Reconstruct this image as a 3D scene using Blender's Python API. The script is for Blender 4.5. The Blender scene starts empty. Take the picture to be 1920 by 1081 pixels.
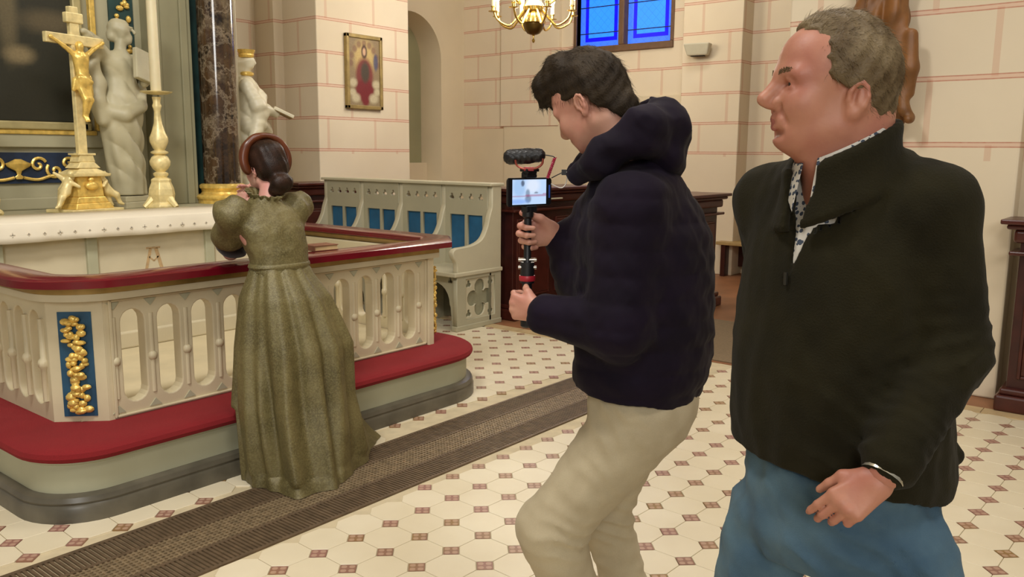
import bpy, bmesh, math, random
import numpy as np
from mathutils import Vector, Matrix
random.seed(7)
sc = bpy.context.scene
col = sc.collection
PI = math.pi
R = math.radians

# ------------------------------------------------------------------ camera
YAW, PITCH, ROLL, CAMH = 38.7435, 9.1115, 0.4547, 1.529
cy, sy, cp, sp = math.cos(R(YAW)), math.sin(R(YAW)), math.cos(R(PITCH)), math.sin(R(PITCH))
Fv = Vector((cy*cp, sy*cp, -sp)); Rv = Vector((sy, -cy, 0)); Uv = Rv.cross(Fv)
cr, sr = math.cos(R(ROLL)), math.sin(R(ROLL))
R2 = Rv*cr + Uv*sr; U2 = Uv*cr - Rv*sr
cam_d = bpy.data.cameras.new('camera'); cam = bpy.data.objects.new('camera', cam_d); col.objects.link(cam)
cam_d.sensor_width = 36; cam_d.lens = 29.741; cam_d.clip_start = 0.02
m4 = Matrix((R2, U2, -Fv)).transposed().to_4x4(); m4.translation = (0, 0, CAMH)
cam.matrix_world = m4
sc.camera = cam

# ------------------------------------------------------------------ world, added unseen area lights, exposure
w = bpy.data.worlds.new('world'); sc.world = w; w.use_nodes = True
w.node_tree.nodes['Background'].inputs[0].default_value = (1.0, 0.985, 0.94, 1)
w.node_tree.nodes['Background'].inputs[1].default_value = 0.25
def lamp(name, loc, power, size, colr=(1, .98, .94), aim=None):
    d = bpy.data.lights.new(name, 'AREA'); d.shape = 'DISK'; d.size = size; d.energy = power; d.color = colr
    o = bpy.data.objects.new(name, d); col.objects.link(o); o.location = loc
    v = (Vector(aim) - Vector(loc)) if aim else Vector((0, 0, -1))
    o.rotation_euler = v.to_track_quat('-Z', 'Y').to_euler()
    return o
lamp('nave_fill', (-5.8, -4.2, 4.4), 310, 3.0, aim=(1.6, 5.0, 0.9))  # unseen frontal fill, added to brighten surfaces facing the camera
lamp('nave_fill', (1.2, -1.6, 6.0), 95, 1.6, aim=(2.6, 2.0, 0.6))  # unseen overhead soft light, added in place of church lamps
lamp('nave_fill', (4.6, 1.6, 6.6), 72, 1.6, aim=(4.0, 3.0, 0.0))  # second unseen overhead light added above the crossing
lamp('choir_fill', (0.4, 2.2, 5.0), 150, 1.0, aim=(2.6, 5.3, 0.9))  # unseen light added to brighten the altar front and rail
lamp('transept_fill', (7.2, 4.2, 6.0), 75, 1.2, aim=(7.6, 6.0, 1.0))  # unseen light added overhead near the chandelier
sc.view_settings.view_transform = 'Standard'; sc.view_settings.look = 'None'
sc.view_settings.exposure = -0.10; sc.view_settings.gamma = 1.0; sc.view_settings.use_curve_mapping = False

# ------------------------------------------------------------------ helpers: tags
def srgb(h):
    if isinstance(h, str):
        h = h.lstrip('#'); h = tuple(int(h[i:i+2], 16) for i in (0, 2, 4))
    return tuple(((c/255)/12.92 if c/255 <= .04045 else ((c/255+.055)/1.055)**2.4) for c in h)
def tag(o, label=None, cat=None, group=None, kind=None):
    if label: o['label'] = label
    if cat: o['category'] = cat
    if group: o['group'] = group
    if kind: o['kind'] = kind
    return o
def empty(name, loc=(0, 0, 0), rz=0, label=None, cat=None, group=None):
    o = bpy.data.objects.new(name, None); col.objects.link(o); o.location = loc; o.rotation_euler = (0, 0, rz)
    o.empty_display_size = .1
    return tag(o, label, cat, group)
def link(name, me, m=None, parent=None, loc=None, rot=None, smooth=None):
    o = bpy.data.objects.new(name, me); col.objects.link(o)
    if m is not None and len(me.materials) == 0: me.materials.append(m)
    if parent: o.parent = parent
    if loc: o.location = loc
    if rot: o.rotation_euler = rot
    if smooth is not None:
        me.polygons.foreach_set('use_smooth', [smooth]*len(me.polygons))
    return o
def copy_tree(o, parent=None):
    c = o.copy(); col.objects.link(c); c.parent = parent
    for ch in list(o.children): copy_tree(ch, c)
    return c

# ------------------------------------------------------------------ helpers: materials
class NT:
    def __init__(s, name):
        s.m = bpy.data.materials.new(name); s.m.use_nodes = True
        s.t = s.m.node_tree; s.b = s.t.nodes['Principled BSDF']
    def n(s, typ, **kw):
        x = s.t.nodes.new(typ)
        for k, v in kw.items(): setattr(x, k, v)
        return x
    def put(s, sock, v):
        if hasattr(v, 'is_output') or isinstance(v, bpy.types.NodeSocket): s.t.links.new(v, sock)
        elif v is not None:
            if isinstance(v, tuple) and len(v) == 3 and sock.type == 'RGBA': v = v + (1,)
            sock.default_value = v
    def math(s, op, a, b=None, c=None):
        x = s.n('ShaderNodeMath', operation=op)
        for i, v in enumerate((a, b, c)):
            if v is not None: s.put(x.inputs[i], v)
        return x.outputs[0]
    def mix(s, f, a, b, mode='MIX'):
        x = s.n('ShaderNodeMix', data_type='RGBA', blend_type=mode)
        s.put(x.inputs[0], f); s.put(x.inputs[6], a); s.put(x.inputs[7], b)
        return x.outputs[2]
    def noise(s, scale, detail=3, vec=None, rough=.5):
        x = s.n('ShaderNodeTexNoise'); x.inputs['Scale'].default_value = scale
        x.inputs['Detail'].default_value = detail; x.inputs['Roughness'].default_value = rough
        if vec is not None: s.put(x.inputs['Vector'], vec)
        return x.outputs['Fac']
    def pos(s): return s.n('ShaderNodeNewGeometry').outputs['Position']
    def obj(s): return s.n('ShaderNodeTexCoord').outputs['Object']
    def ramp(s, f, lo, hi):
        x = s.n('ShaderNodeMapRange'); s.put(x.inputs[0], f); x.inputs[1].default_value = lo; x.inputs[2].default_value = hi
        return x.outputs[0]
    def bump(s, h, strength=.3, dist=.01):
        x = s.n('ShaderNodeBump'); x.inputs['Strength'].default_value = strength; x.inputs['Distance'].default_value = dist
        s.put(x.inputs['Height'], h); s.t.links.new(x.outputs[0], s.b.inputs['Normal'])
    def done(s, color, rough=.5, metal=0, **kw):
        s.put(s.b.inputs['Base Color'], color); s.put(s.b.inputs['Roughness'], rough); s.put(s.b.inputs['Metallic'], metal)
        for k, v in kw.items(): s.put(s.b.inputs[k.replace('_', ' ')], v)
        return s.m
def mat(name, colr, rough=.5, metal=0, var=.15, scale=12, bump=0, bscale=80, bdist=.004, **kw):
    t = NT(name); c = srgb(colr) if not (isinstance(colr, tuple) and isinstance(colr[0], float)) else colr
    v = t.noise(scale, 4, t.obj())
    f = t.ramp(v, .3, .7)
    out = t.mix(f, tuple(x*(1-var) for x in c), tuple(min(1, x*(1+var)) for x in c))
    if bump: t.bump(t.noise(bscale, 4, t.obj()), bump, bdist)
    return t.done(out, rough, metal, **kw)

# ------------------------------------------------------------------ helpers: meshes
class MB:
    def __init__(s): s.v = []; s.f = []
    def add(s, v, f):
        k = len(s.v); s.v += [tuple(p) for p in v]; s.f += [tuple(i+k for i in q) for q in f]; return s
    def box(s, lo, hi):
        x0, y0, z0 = lo; x1, y1, z1 = hi
        return s.add([(x0,y0,z0),(x1,y0,z0),(x1,y1,z0),(x0,y1,z0),(x0,y0,z1),(x1,y0,z1),(x1,y1,z1),(x0,y1,z1)],
                     [(0,3,2,1),(4,5,6,7),(0,1,5,4),(1,2,6,5),(2,3,7,6),(3,0,4,7)])
    def cbox(s, c, d): return s.box([c[i]-d[i]/2 for i in range(3)], [c[i]+d[i]/2 for i in range(3)])
    def tube(s, pts, rad, n=8, cap=True):
        pts = [Vector(p) for p in pts]; N = len(pts)
        rads = rad if isinstance(rad, (list, tuple)) else [rad]*N
        V = []; prev = None
        for i, p in enumerate(pts):
            d = (pts[min(i+1, N-1)] - pts[max(i-1, 0)]).normalized()
            if prev is None:
                a = Vector((0, 0, 1)) if abs(d.z) < .9 else Vector((1, 0, 0))
                u = d.cross(a).normalized()
            else:
                u = (prev - d*prev.dot(d)).normalized()
            prev = u; w_ = d.cross(u)
            for k in range(n):
                t = 2*PI*k/n; V.append(p + (u*math.cos(t) + w_*math.sin(t))*rads[i])
        F = [(i*n+k, i*n+(k+1) % n, (i+1)*n+(k+1) % n, (i+1)*n+k) for i in range(N-1) for k in range(n)]
        if cap: F += [tuple(range(n-1, -1, -1)), tuple((N-1)*n+k for k in range(n))]
        return s.add(V, F)
    def lathe(s, prof, c=(0, 0, 0), n=20, sx=1, sy=1):
        V = []; 
        for r, z in prof:
            for k in range(n):
                t = 2*PI*(k+.5)/n; V.append((c[0]+r*sx*math.cos(t), c[1]+r*sy*math.sin(t), c[2]+z))
        N = len(prof)
        F = [(i*n+k, i*n+(k+1) % n, (i+1)*n+(k+1) % n, (i+1)*n+k) for i in range(N-1) for k in range(n)]
        F += [tuple(range(n-1, -1, -1)), tuple((N-1)*n+k for k in range(n))]
        return s.add(V, F)
    def prism(s, poly, z0, z1):
        n = len(poly)
        return s.add([(x, y, z0) for x, y in poly] + [(x, y, z1) for x, y in poly],
                     [tuple(range(n-1, -1, -1)), tuple(range(n, 2*n))] + [(k, (k+1) % n, n+(k+1) % n, n+k) for k in range(n)])
    def ball(s, c, r, n=10, m=6):
        rr = r if isinstance(r, (list, tuple)) else (r, r, r)
        V = [(c[0], c[1], c[2]-rr[2])]
        for i in range(1, m):
            a = -PI/2 + PI*i/m
            for k in range(n):
                t = 2*PI*k/n; V.append((c[0]+rr[0]*math.cos(a)*math.cos(t), c[1]+rr[1]*math.cos(a)*math.sin(t), c[2]+rr[2]*math.sin(a)))
        V.append((c[0], c[1], c[2]+rr[2])); L = len(V)-1
        F = [(0, 1+(k+1) % n, 1+k) for k in range(n)]
        F += [(1+i*n+k, 1+i*n+(k+1) % n, 1+(i+1)*n+(k+1) % n, 1+(i+1)*n+k) for i in range(m-2) for k in range(n)]
        F += [(1+(m-2)*n+k, 1+(m-2)*n+(k+1) % n, L) for k in range(n)]
        return s.add(V, F)
    def sweep(s, path, prof, closed=False):
        """profile (out, up) swept along a 2D path (list of (x,y)); out = right-hand side of travel"""
        P = [Vector((p[0], p[1])) for p in path]; N = len(P); k = len(prof); V = []
        for i in range(N):
            a = P[i]-P[i-1] if (i or closed) else P[1]-P[0]
            b = P[(i+1) % N]-P[i] if (i < N-1 or closed) else P[i]-P[i-1]
            na = Vector((a.y, -a.x)).normalized(); nb = Vector((b.y, -b.x)).normalized()
            nn = (na+nb); nn = nn/max(1e-6, (nn.length_squared/2)) if nn.length > 1e-6 else na
            for o_, u_ in prof: V.append((P[i].x+nn.x*o_, P[i].y+nn.y*o_, u_))
        F = []
        for i in range(N if closed else N-1):
            j = (i+1) % N
            for q in range(k):
                r_ = (q+1) % k; F.append((i*k+q, i*k+r_, j*k+r_, j*k+q))
        if not closed: F += [tuple(range(k-1, -1, -1)), tuple((N-1)*k+q for q in range(k))]
        return s.add(V, F)
    def mesh(s, name='m'):
        me = bpy.data.meshes.new(name); me.from_pydata(s.v, [], s.f)
        bm = bmesh.new(); bm.from_mesh(me); bmesh.ops.recalc_face_normals(bm, faces=bm.faces); bm.to_mesh(me); bm.free()
        return me
    def build(s, name, m, parent=None, loc=None, rot=None, smooth=False, bevel=0):
        o = link(name, s.mesh(name), m, parent, loc, rot, smooth)
        if smooth:
            sm_by_angle(o.data)
        if bevel:
            b = o.modifiers.new('b', 'BEVEL'); b.width = bevel; b.segments = 2; b.limit_method = 'ANGLE'
        return o
def sm_by_angle(me, ang=40):
    bm = bmesh.new(); bm.from_mesh(me)
    for e in bm.edges:
        if len(e.link_faces) == 2 and e.calc_face_angle(0) > R(ang): e.smooth = False
    for f in bm.faces: f.smooth = True
    bm.to_mesh(me); bm.free()
def plate(loops, thick, bevel=0, res=6):
    """flat plate in local XY (z = -thick/2..thick/2) from outline loops, inner loops are holes"""
    cu = bpy.data.curves.new('c', 'CURVE'); cu.dimensions = '2D'; cu.fill_mode = 'BOTH'
    cu.extrude = max(1e-4, thick/2-bevel); cu.bevel_depth = bevel; cu.bevel_resolution = 1
    if bevel: cu.offset = -bevel
    for lp in loops:
        sp_ = cu.splines.new('POLY'); sp_.points.add(len(lp)-1)
        for p, q in zip(sp_.points, lp): p.co = (q[0], q[1], 0, 1)
        sp_.use_cyclic_u = True
    ob = bpy.data.objects.new('c', cu); col.objects.link(ob)
    dg = bpy.context.evaluated_depsgraph_get()
    me = bpy.data.meshes.new_from_object(ob.evaluated_get(dg))
    bpy.data.objects.remove(ob); bpy.data.curves.remove(cu)
    return me
def xf(me, M):
    me.transform(M); return me
XZ = Matrix(((1,0,0,0),(0,0,-1,0),(0,1,0,0),(0,0,0,1)))   # local XY plate stands up in XZ
YZ = Matrix(((0,0,1,0),(1,0,0,0),(0,1,0,0),(0,0,0,1)))    # local XY plate stands up in YZ (x->y, y->z)
def arc(c, r, a0, a1, n=8, ry=None):
    ry = ry or r
    return [(c[0]+r*math.cos(R(a0+(a1-a0)*i/n)), c[1]+ry*math.sin(R(a0+(a1-a0)*i/n))) for i in range(n+1)]
def rrect(x0, y0, x1, y1, r, n=4):
    return arc((x1-r, y0+r), r, -90, 0, n) + arc((x1-r, y1-r), r, 0, 90, n) + arc((x0+r, y1-r), r, 90, 180, n) + arc((x0+r, y0+r), r, 180, 270, n)
def stadium(cx, z0, z1, hw, n=8):
    return arc((cx, z1-hw), hw, 0, 180, n) + arc((cx, z0+hw), hw, 180, 360, n)
def cr_path(pts, n=6):
    """Catmull-Rom through points"""
    P = [Vector(p) for p in pts]; out = []
    for i in range(len(P)-1):
        a, b, c, d = P[max(i-1, 0)], P[i], P[i+1], P[min(i+2, len(P)-1)]
        for k in range(n):
            t = k/n
            out.append(.5*((2*b)+(-a+c)*t+(2*a-5*b+4*c-d)*t*t+(-a+3*b-3*c+d)*t**3))
    out.append(P[-1]); return out
def picture(name, nx, ny, w_, h_, fn, m, parent=None, loc=None, rot=None):
    """flat painted canvas: grid in local XZ facing -Y, colour attribute from fn(u,v)->rgb"""
    V = [((i/nx-.5)*w_, 0, (j/ny-.5)*h_) for j in range(ny+1) for i in range(nx+1)]
    F = [(j*(nx+1)+i, j*(nx+1)+i+1, (j+1)*(nx+1)+i+1, (j+1)*(nx+1)+i) for j in range(ny) for i in range(nx)]
    me = bpy.data.meshes.new(name); me.from_pydata(V, [], F)
    ca = me.color_attributes.new('paint', 'FLOAT_COLOR', 'POINT'); c = []
    for j in range(ny+1):
        for i in range(nx+1): c += list(fn(i/nx, j/ny)) + [1]
    ca.data.foreach_set('color', c)
    return link(name, me, m, parent, loc, rot)
def paint_mat(name, rough=.4, emit=0):
    t = NT(name); a = t.n('ShaderNodeAttribute', attribute_name='paint').outputs['Color']
    n = t.noise(60, 3, t.obj()); c = t.mix(.25, a, t.mix(n, (0, 0, 0), (1, 1, 1)), 'OVERLAY')
    if emit: t.put(t.b.inputs['Emission Color'], a); t.b.inputs['Emission Strength'].default_value = emit
    return t.done(c if not emit else (0.01, .01, .01), rough)
def blob(u, v, cu, cv, ru, rv, soft=.25):
    d = math.hypot((u-cu)/ru, (v-cv)/rv); return max(0, min(1, (1-d)/soft+.5))
def over(c, lay, a): return tuple(x*(1-a)+y*a for x, y in zip(c, lay))
# ================================================================== SETTING
def plaster_mat(Z0=1.545, CH=.372):
    t = NT('painted_ashlar_plaster'); g = t.n('ShaderNodeNewGeometry'); P = g.outputs['Position']; Nn = g.outputs['Normal']
    s = t.n('ShaderNodeSeparateXYZ'); t.put(s.inputs[0], P); x, y, z = s.outputs
    ns = t.n('ShaderNodeSeparateXYZ'); t.put(ns.inputs[0], Nn)
    isx = t.math('GREATER_THAN', t.math('ABSOLUTE', ns.outputs[0]), .6)
    u = t.math('ADD', t.math('MULTIPLY', y, isx), t.math('MULTIPLY', x, t.math('SUBTRACT', 1.0, isx)))
    wob = t.math('MULTIPLY', t.math('SUBTRACT', t.noise(1.5, 2, P), .5), .012)
    zz = t.math('ADD', t.math('SUBTRACT', z, Z0), wob)
    k = t.math('DIVIDE', zz, CH); row = t.math('ROUND', k)
    dz = t.math('ABSOLUTE', t.math('SUBTRACT', zz, t.math('MULTIPLY', row, CH)))
    line = t.math('MULTIPLY', t.math('GREATER_THAN', dz, .010), t.math('LESS_THAN', dz, .0175))
    band = t.math('LESS_THAN', dz, .010)
    cr_ = t.math('FLOOR', k); par = t.math('MODULO', t.math('ADD', cr_, 40.0), 2.0)
    uu = t.math('DIVIDE', t.math('ADD', t.math('ADD', u, .06), t.math('MULTIPLY', par, .365)), .73)
    du = t.math('MULTIPLY', t.math('ABSOLUTE', t.math('SUBTRACT', uu, t.math('ROUND', uu))), .73)
    vj = t.math('LESS_THAN', t.math('ADD', du, wob), .019)
    up = t.math('GREATER_THAN', z, 1.50)
    n1 = t.ramp(t.noise(.9, 4, P), .3, .7); n2 = t.noise(30, 4, P)
    base = t.mix(n1, srgb('#d8c8ac'), srgb('#e2d3b8'))
    c = t.mix(t.math('MULTIPLY', t.math('MULTIPLY', vj, up), .55), base, srgb('#cfa88c'))
    c = t.mix(t.math('MULTIPLY', t.math('MULTIPLY', band, up), .5), c, srgb('#d9a890'))
    c = t.mix(t.math('MULTIPLY', t.math('MULTIPLY', line, up), t.math('ADD', .45, t.math('MULTIPLY', n2, .5))), c, srgb('#b4644c'))
    t.bump(n2, .12, .004)
    return t.done(c, .85)
M_ash = plaster_mat(); M_ash2 = plaster_mat(1.60, .414)
M_plain = mat('cream_plaster', '#d9c9aa', .85, var=.05, scale=1.2, bump=.1, bscale=30)
M_plain2 = mat('warm_plaster', '#c8b592', .85, var=.06, scale=1.2, bump=.1, bscale=30)
M_green = mat('niche_green_plaster', '#97926f', .85, var=.08, scale=1.5)  # greenish plaster of the niche back wall

def octo_mat():
    t = NT('cream_floor_tile'); P = t.pos()
    n = t.ramp(t.noise(3.0, 3, P), .3, .7); n2 = t.noise(60, 3, P)
    rnd = t.n('ShaderNodeObjectInfo').outputs['Random']
    c = t.mix(n, srgb('#dacdb0'), srgb('#e5dabf')); c = t.mix(t.math('MULTIPLY', rnd, .35), c, srgb('#d4c6a4'))
    t.bump(n2, .05, .002)
    return t.done(c, t.math('ADD', .28, t.math('MULTIPLY', n2, .2)))
def dot_mat():
    t = NT('brown_patterned_inset'); P = t.pos(); uv = t.n('ShaderNodeTexCoord').outputs['UV']
    s = t.n('ShaderNodeSeparateXYZ'); t.put(s.inputs[0], uv)
    a = t.math('ABSOLUTE', t.math('SINE', t.math('MULTIPLY', s.outputs[0], 2*PI)))
    b = t.math('ABSOLUTE', t.math('SINE', t.math('MULTIPLY', s.outputs[1], 2*PI)))
    pat = t.math('GREATER_THAN', t.math('MULTIPLY', a, b), .42)
    n = t.ramp(t.noise(4.5, 1, P), .42, .58); n2 = t.ramp(t.noise(2.1, 1, P), .4, .6)
    dark = t.mix(n, srgb('#8a6650'), srgb('#8f7040')); dark = t.mix(n2, dark, srgb('#94695e'))
    c = t.mix(t.math('MULTIPLY', pat, .55), dark, srgb('#c6a68e'))
    return t.done(c, .4)
M_oct, M_dot = octo_mat(), dot_mat()
M_grout = mat('tile_grout', '#c8b998', .7, var=.1)

# ---- floor: slab, octagon tiles with inset squares, in a grid turned 2.6 degrees against the altar
slab = MB().box((-6, -6, -.12), (13.5, 11.5, -.006)).build('floor', M_grout); tag(slab, kind='structure')
TP = .18; TH = R(-2.6); hd = .0445
tc, ts = math.cos(TH), math.sin(TH)
def grid_pt(i, j, far):
    if far: i, j = i-.22, j+.37
    return (1.7513 + TP*(i*tc-j*ts), 2.6759 + TP*(i*ts+j*tc))
def oct_mesh():
    g = .0012; h = TP/2-g; e = h-hd
    ring = [(h, -e), (h, e), (e, h), (-e, h), (-h, e), (-h, -e), (-e, -h), (e, -h)]
    V = [(x, y, -.008) for x, y in ring] + [(x, y, -.0012) for x, y in ring] + [(x*.985, y*.985, 0) for x, y in ring]
    F = [(k, (k+1) % 8, 8+(k+1) % 8, 8+k) for k in range(8)] + [(8+k, 8+(k+1) % 8, 16+(k+1) % 8, 16+k) for k in range(8)] + [tuple(range(16, 24))]
    return V, F
def dot_mesh():
    d = hd-.0022
    ring = [(d, 0), (0, d), (-d, 0), (0, -d)]
    V = [(x, y, -.008) for x, y in ring] + [(x, y, -.0004) for x, y in ring]
    return V, [(k, (k+1) % 4, 4+(k+1) % 4, 4+k) for k in range(4)] + [(4, 5, 6, 7)]
def add_uv(me, n_each, size):
    uv = me.uv_layers.new(name='UVMap')
    sq = [(1, .5), (.5, 1), (0, .5), (.5, 0)]
    for p in me.polygons:
        for k, li in enumerate(p.loop_indices):
            vi = me.loops[li].vertex_index % n_each
            q = [(1, 1), (0, 1), (0, 0), (1, 0)][vi % 4]; uv.data[li].uv = q
def in_view(x, y):
    d = Vector((x, y, -CAMH)); z = d.dot(Fv)
    if z < .2: return None
    f = 1586.2; px = 960+f*d.dot(R2)/z; py = 540.5-f*d.dot(U2)/z
    return z if (-60 < px < 1980 and py < 1140) else None
def lay_tiles(kind, VF, m, name, stuffname):
    spots = []
    for far in (0, 1):
        for i in range(-34, 42):
            for j in range(-50, 40):
                a, b = (i+.5, j+.5) if kind == 'o' else (i, j)
                x, y = grid_pt(a, b, far)
                rr = .09 if kind == 'o' else .045
                if far and not (3.235+rr*.9 < y < 6.8 and -2 < x < 5.62): continue
                if not far and not (-4 < y < 2.678-rr*.9 and -2 < x < 5.62): continue
                # tiles wholly under the altar platform are left out
                if far and y > 3.6 and 1.55 < x < 3.85: continue
                spots.append((x, y))
    vis = sorted([(in_view(*s), s) for s in spots if in_view(*s)], key=lambda q: q[0])
    # what the two men and the step hide is behind them; nearest 300 in view become pieces
    near = [s for _, s in vis[:300]]; ns = set(near)
    rest = [s for _, s in vis[300:]] + [s for s in spots if in_view(*s) is None and -1.5 < s[0] < 5.6 and -1.5 < s[1] < 6.5]
    V, F = VF
    me = bpy.data.meshes.new(name); me.from_pydata(V, [], F); me.materials.append(m)
    if kind == 'd': add_uv(me, len(V), 1)
    for s in near:
        o = bpy.data.objects.new(name, me); col.objects.link(o); o.parent = slab; o.location = (s[0], s[1], 0); o.rotation_euler = (0, 0, TH)
    mb = MB()
    for s in rest:
        mb.add([(s[0]+x*tc-y*ts, s[1]+x*ts+y*tc, z) for x, y, z in V], F)
    me2 = bpy.data.meshes.new(stuffname); me2.from_pydata(mb.v, [], mb.f); me2.materials.append(m)
    if kind == 'd': add_uv(me2, len(V), 1)
    o = link(stuffname, me2, None, slab); tag(o, kind='stuff')
lay_tiles('o', oct_mesh(), M_oct, 'floor_tile', 'floor_tiles_further_off')
lay_tiles('d', dot_mesh(), M_dot, 'inset_tile', 'inset_tiles_further_off')
# edge borders of the tiled floor
M_bord = mat('buff_border_tile', '#bfa67c', .5, var=.12, scale=8)
for k in range(24):
    y0 = -2.0+k*.36
    if 2.3 < y0 < 3.3: continue
    MB().box((5.64, y0, -.01), (5.75, y0+.355, .001)).build('border_tile', M_bord, slab)

# ---- wood floor and carpets beyond the tiled crossing
M_redfloor = mat('worn_red_brown_floor', '#8a5c3c', .5, var=.25, scale=3)
M_carpet = mat('grey_brown_carpet', '#7d6a50', .95, var=.12, scale=60, bump=.3, bscale=300)
fl2 = MB().box((5.75, -4, -.02), (12.5, 9.6, .0)).build('floor_nave', M_redfloor); tag(fl2, kind='structure')
c1 = MB().prism([(5.78, 2.42), (7.25, 2.42), (7.25, 3.45), (5.78, 3.45)], .0, .010).build('carpet', M_carpet, bevel=.003)
tag(c1, 'grey brown carpet lying between the two men on the red floor', 'carpet')

# ---- iron floor grating along the altar step
M_iron = mat('dark_bronze_iron', '#6a5844', .5, .35, var=.25, scale=20)
M_iron2 = mat('worn_iron_mesh', '#8c7a60', .42, .35, var=.3, scale=30)
M_pit = mat('near_black_matte', '#1c150e', .9)  # near-black matte for the channel, wick and small fittings
gr = empty('floor_grating', (0, 0, 0), 0, 'long dark iron floor grating running beside the altar step', 'grating')
GX0, GX1 = -0.4, 5.6
MB().box((GX0, 2.69, -.03), (GX1, 3.225, -.014)).build('channel', M_pit, gr)
fr = MB()
for y0, y1 in ((2.688, 2.704), (2.852, 2.868), (3.046, 3.062), (3.208, 3.226)): fr.box((GX0, y0, -.014), (GX1, y1, .003))
fr.build('grating_frame', M_iron, gr, bevel=.001)
for y0, y1 in ((2.704, 2.852), (3.062, 3.208)):
    s = MB(); x = GX0
    while x < GX1:
        s.box((x, y0, -.013), (x+.011, y1, .0015)); x += .019
    tag(s.build('slat_band', M_iron, gr), kind='stuff')
s = MB(); x = GX0
while x < GX1:
    s.box((x, 2.868, -.013), (x+.009, 3.046, .001)); x += .021
y = 2.878
while y < 3.045:
    s.box((GX0, y, -.011), (GX1, y+.008, .002)); y += .021
tag(s.build('mesh_band', M_iron2, gr), kind='stuff')

# ---- walls
def wallbox(name, lo, hi, m, parent=None, bevel=0):
    o = MB().box(lo, hi).build(name, m, parent, bevel=bevel)
    if not parent: tag(o, kind='structure')
    return o
HZ = 6.2
# pillar with the picture, and the stepped chancel arch to its left
wallbox('wall_picture_pillar', (6.37, 8.0, 0), (7.83, 9.6, HZ), M_ash, bevel=.012)
wallbox('wall_chancel_step', (6.24, 8.62, 0), (6.55, 9.6, HZ), M_ash)
wallbox('wall_chancel_return', (5.55, 8.95, 0), (6.3, 9.6, HZ), M_ash, bevel=.15)
wallbox('wall_chancel_back', (-1, 9.3, 0), (6.2, 9.9, HZ), M_plain2)
# niche wall with round-headed opening
NY = 9.37
hole = [(8.56, .0), (9.87, .0)] + arc((9.215, 2.93), .655, 0, 180, 22)
outl = [(7.2, -.3), (10.6, -.3), (10.6, HZ), (7.2, HZ)]
nw = link('wall_niche', xf(plate([outl, [(x, z+.01) for x, z in hole]], .45), Matrix.Translation((0, NY+.225, 0)) @ XZ), M_plain); tag(nw, kind='structure')
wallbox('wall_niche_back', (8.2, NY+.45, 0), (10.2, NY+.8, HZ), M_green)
wallbox('trim_6', (8.5, NY+.33, 0), (9.87, NY+.46, 1.36), M_plain)
# side wall with the blue window: facing of painted ashlar above, plain dado below
XW = 10.4
wy0, wy1, wz0 = 5.67, 7.18, 3.02
def wall_hole():
    o = [(2.0, 0), (9.4, 0), (9.4, HZ), (2.0, HZ)]
    h = [(wy0, wz0), (wy1, wz0), (wy1, 5.4), (wy0, 5.4)]
    return xf(plate([o, h], .5), Matrix.Translation((XW+.25, 0, 0)) @ YZ)
ww = link('wall_window_side', wall_hole(), M_ash); tag(ww, kind='structure')
wallbox('trim_1', (XW-.03, 8.45, 0), (XW+.02, 9.38, 1.9), M_plain)
wallbox('trim_2', (XW-.06, 7.45, 1.93), (XW+.02, 8.55, HZ), M_ash)
dd = wallbox('trim_3', (XW-.05, 5.33, 0), (XW+.02, 8.5, 2.31), M_plain, bevel=.01)
# pilaster with the loudspeaker
wallbox('wall_pilaster', (10.1, 4.52, 0), (XW+.1, 5.33, HZ), M_ash, bevel=.01)
wallbox('wall_beyond_pilaster', (11.2, 2.2, 0), (11.6, 4.8, HZ), M_plain)
wallbox('trim_4', (11.12, 2.2, 2.40), (11.25, 4.8, 2.44), M_plain)
wallbox('trim_5', (11.16, 3.9, 2.9), (11.25, 4.1, HZ), M_ash)
# near pillar behind the older man
PXN = 6.0
wallbox('wall_near_pillar', (PXN, .86, 0), (PXN+1.6, 2.34, HZ), M_ash2, bevel=.012)
wallbox('wall_near_pillar_return', (PXN+.16, -1.4, 0), (PXN+1.5, .9, HZ), M_ash2)
# far nave behind and ceiling
wallbox('wall_right', (PXN+.1, -6.0, 0), (PXN+1.4, -1.3, HZ), M_plain)
ce = MB().box((-6, -6, HZ+.8), (13.5, 11.5, HZ+1.0)).build('ceiling', M_plain); tag(ce, kind='structure')
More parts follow.
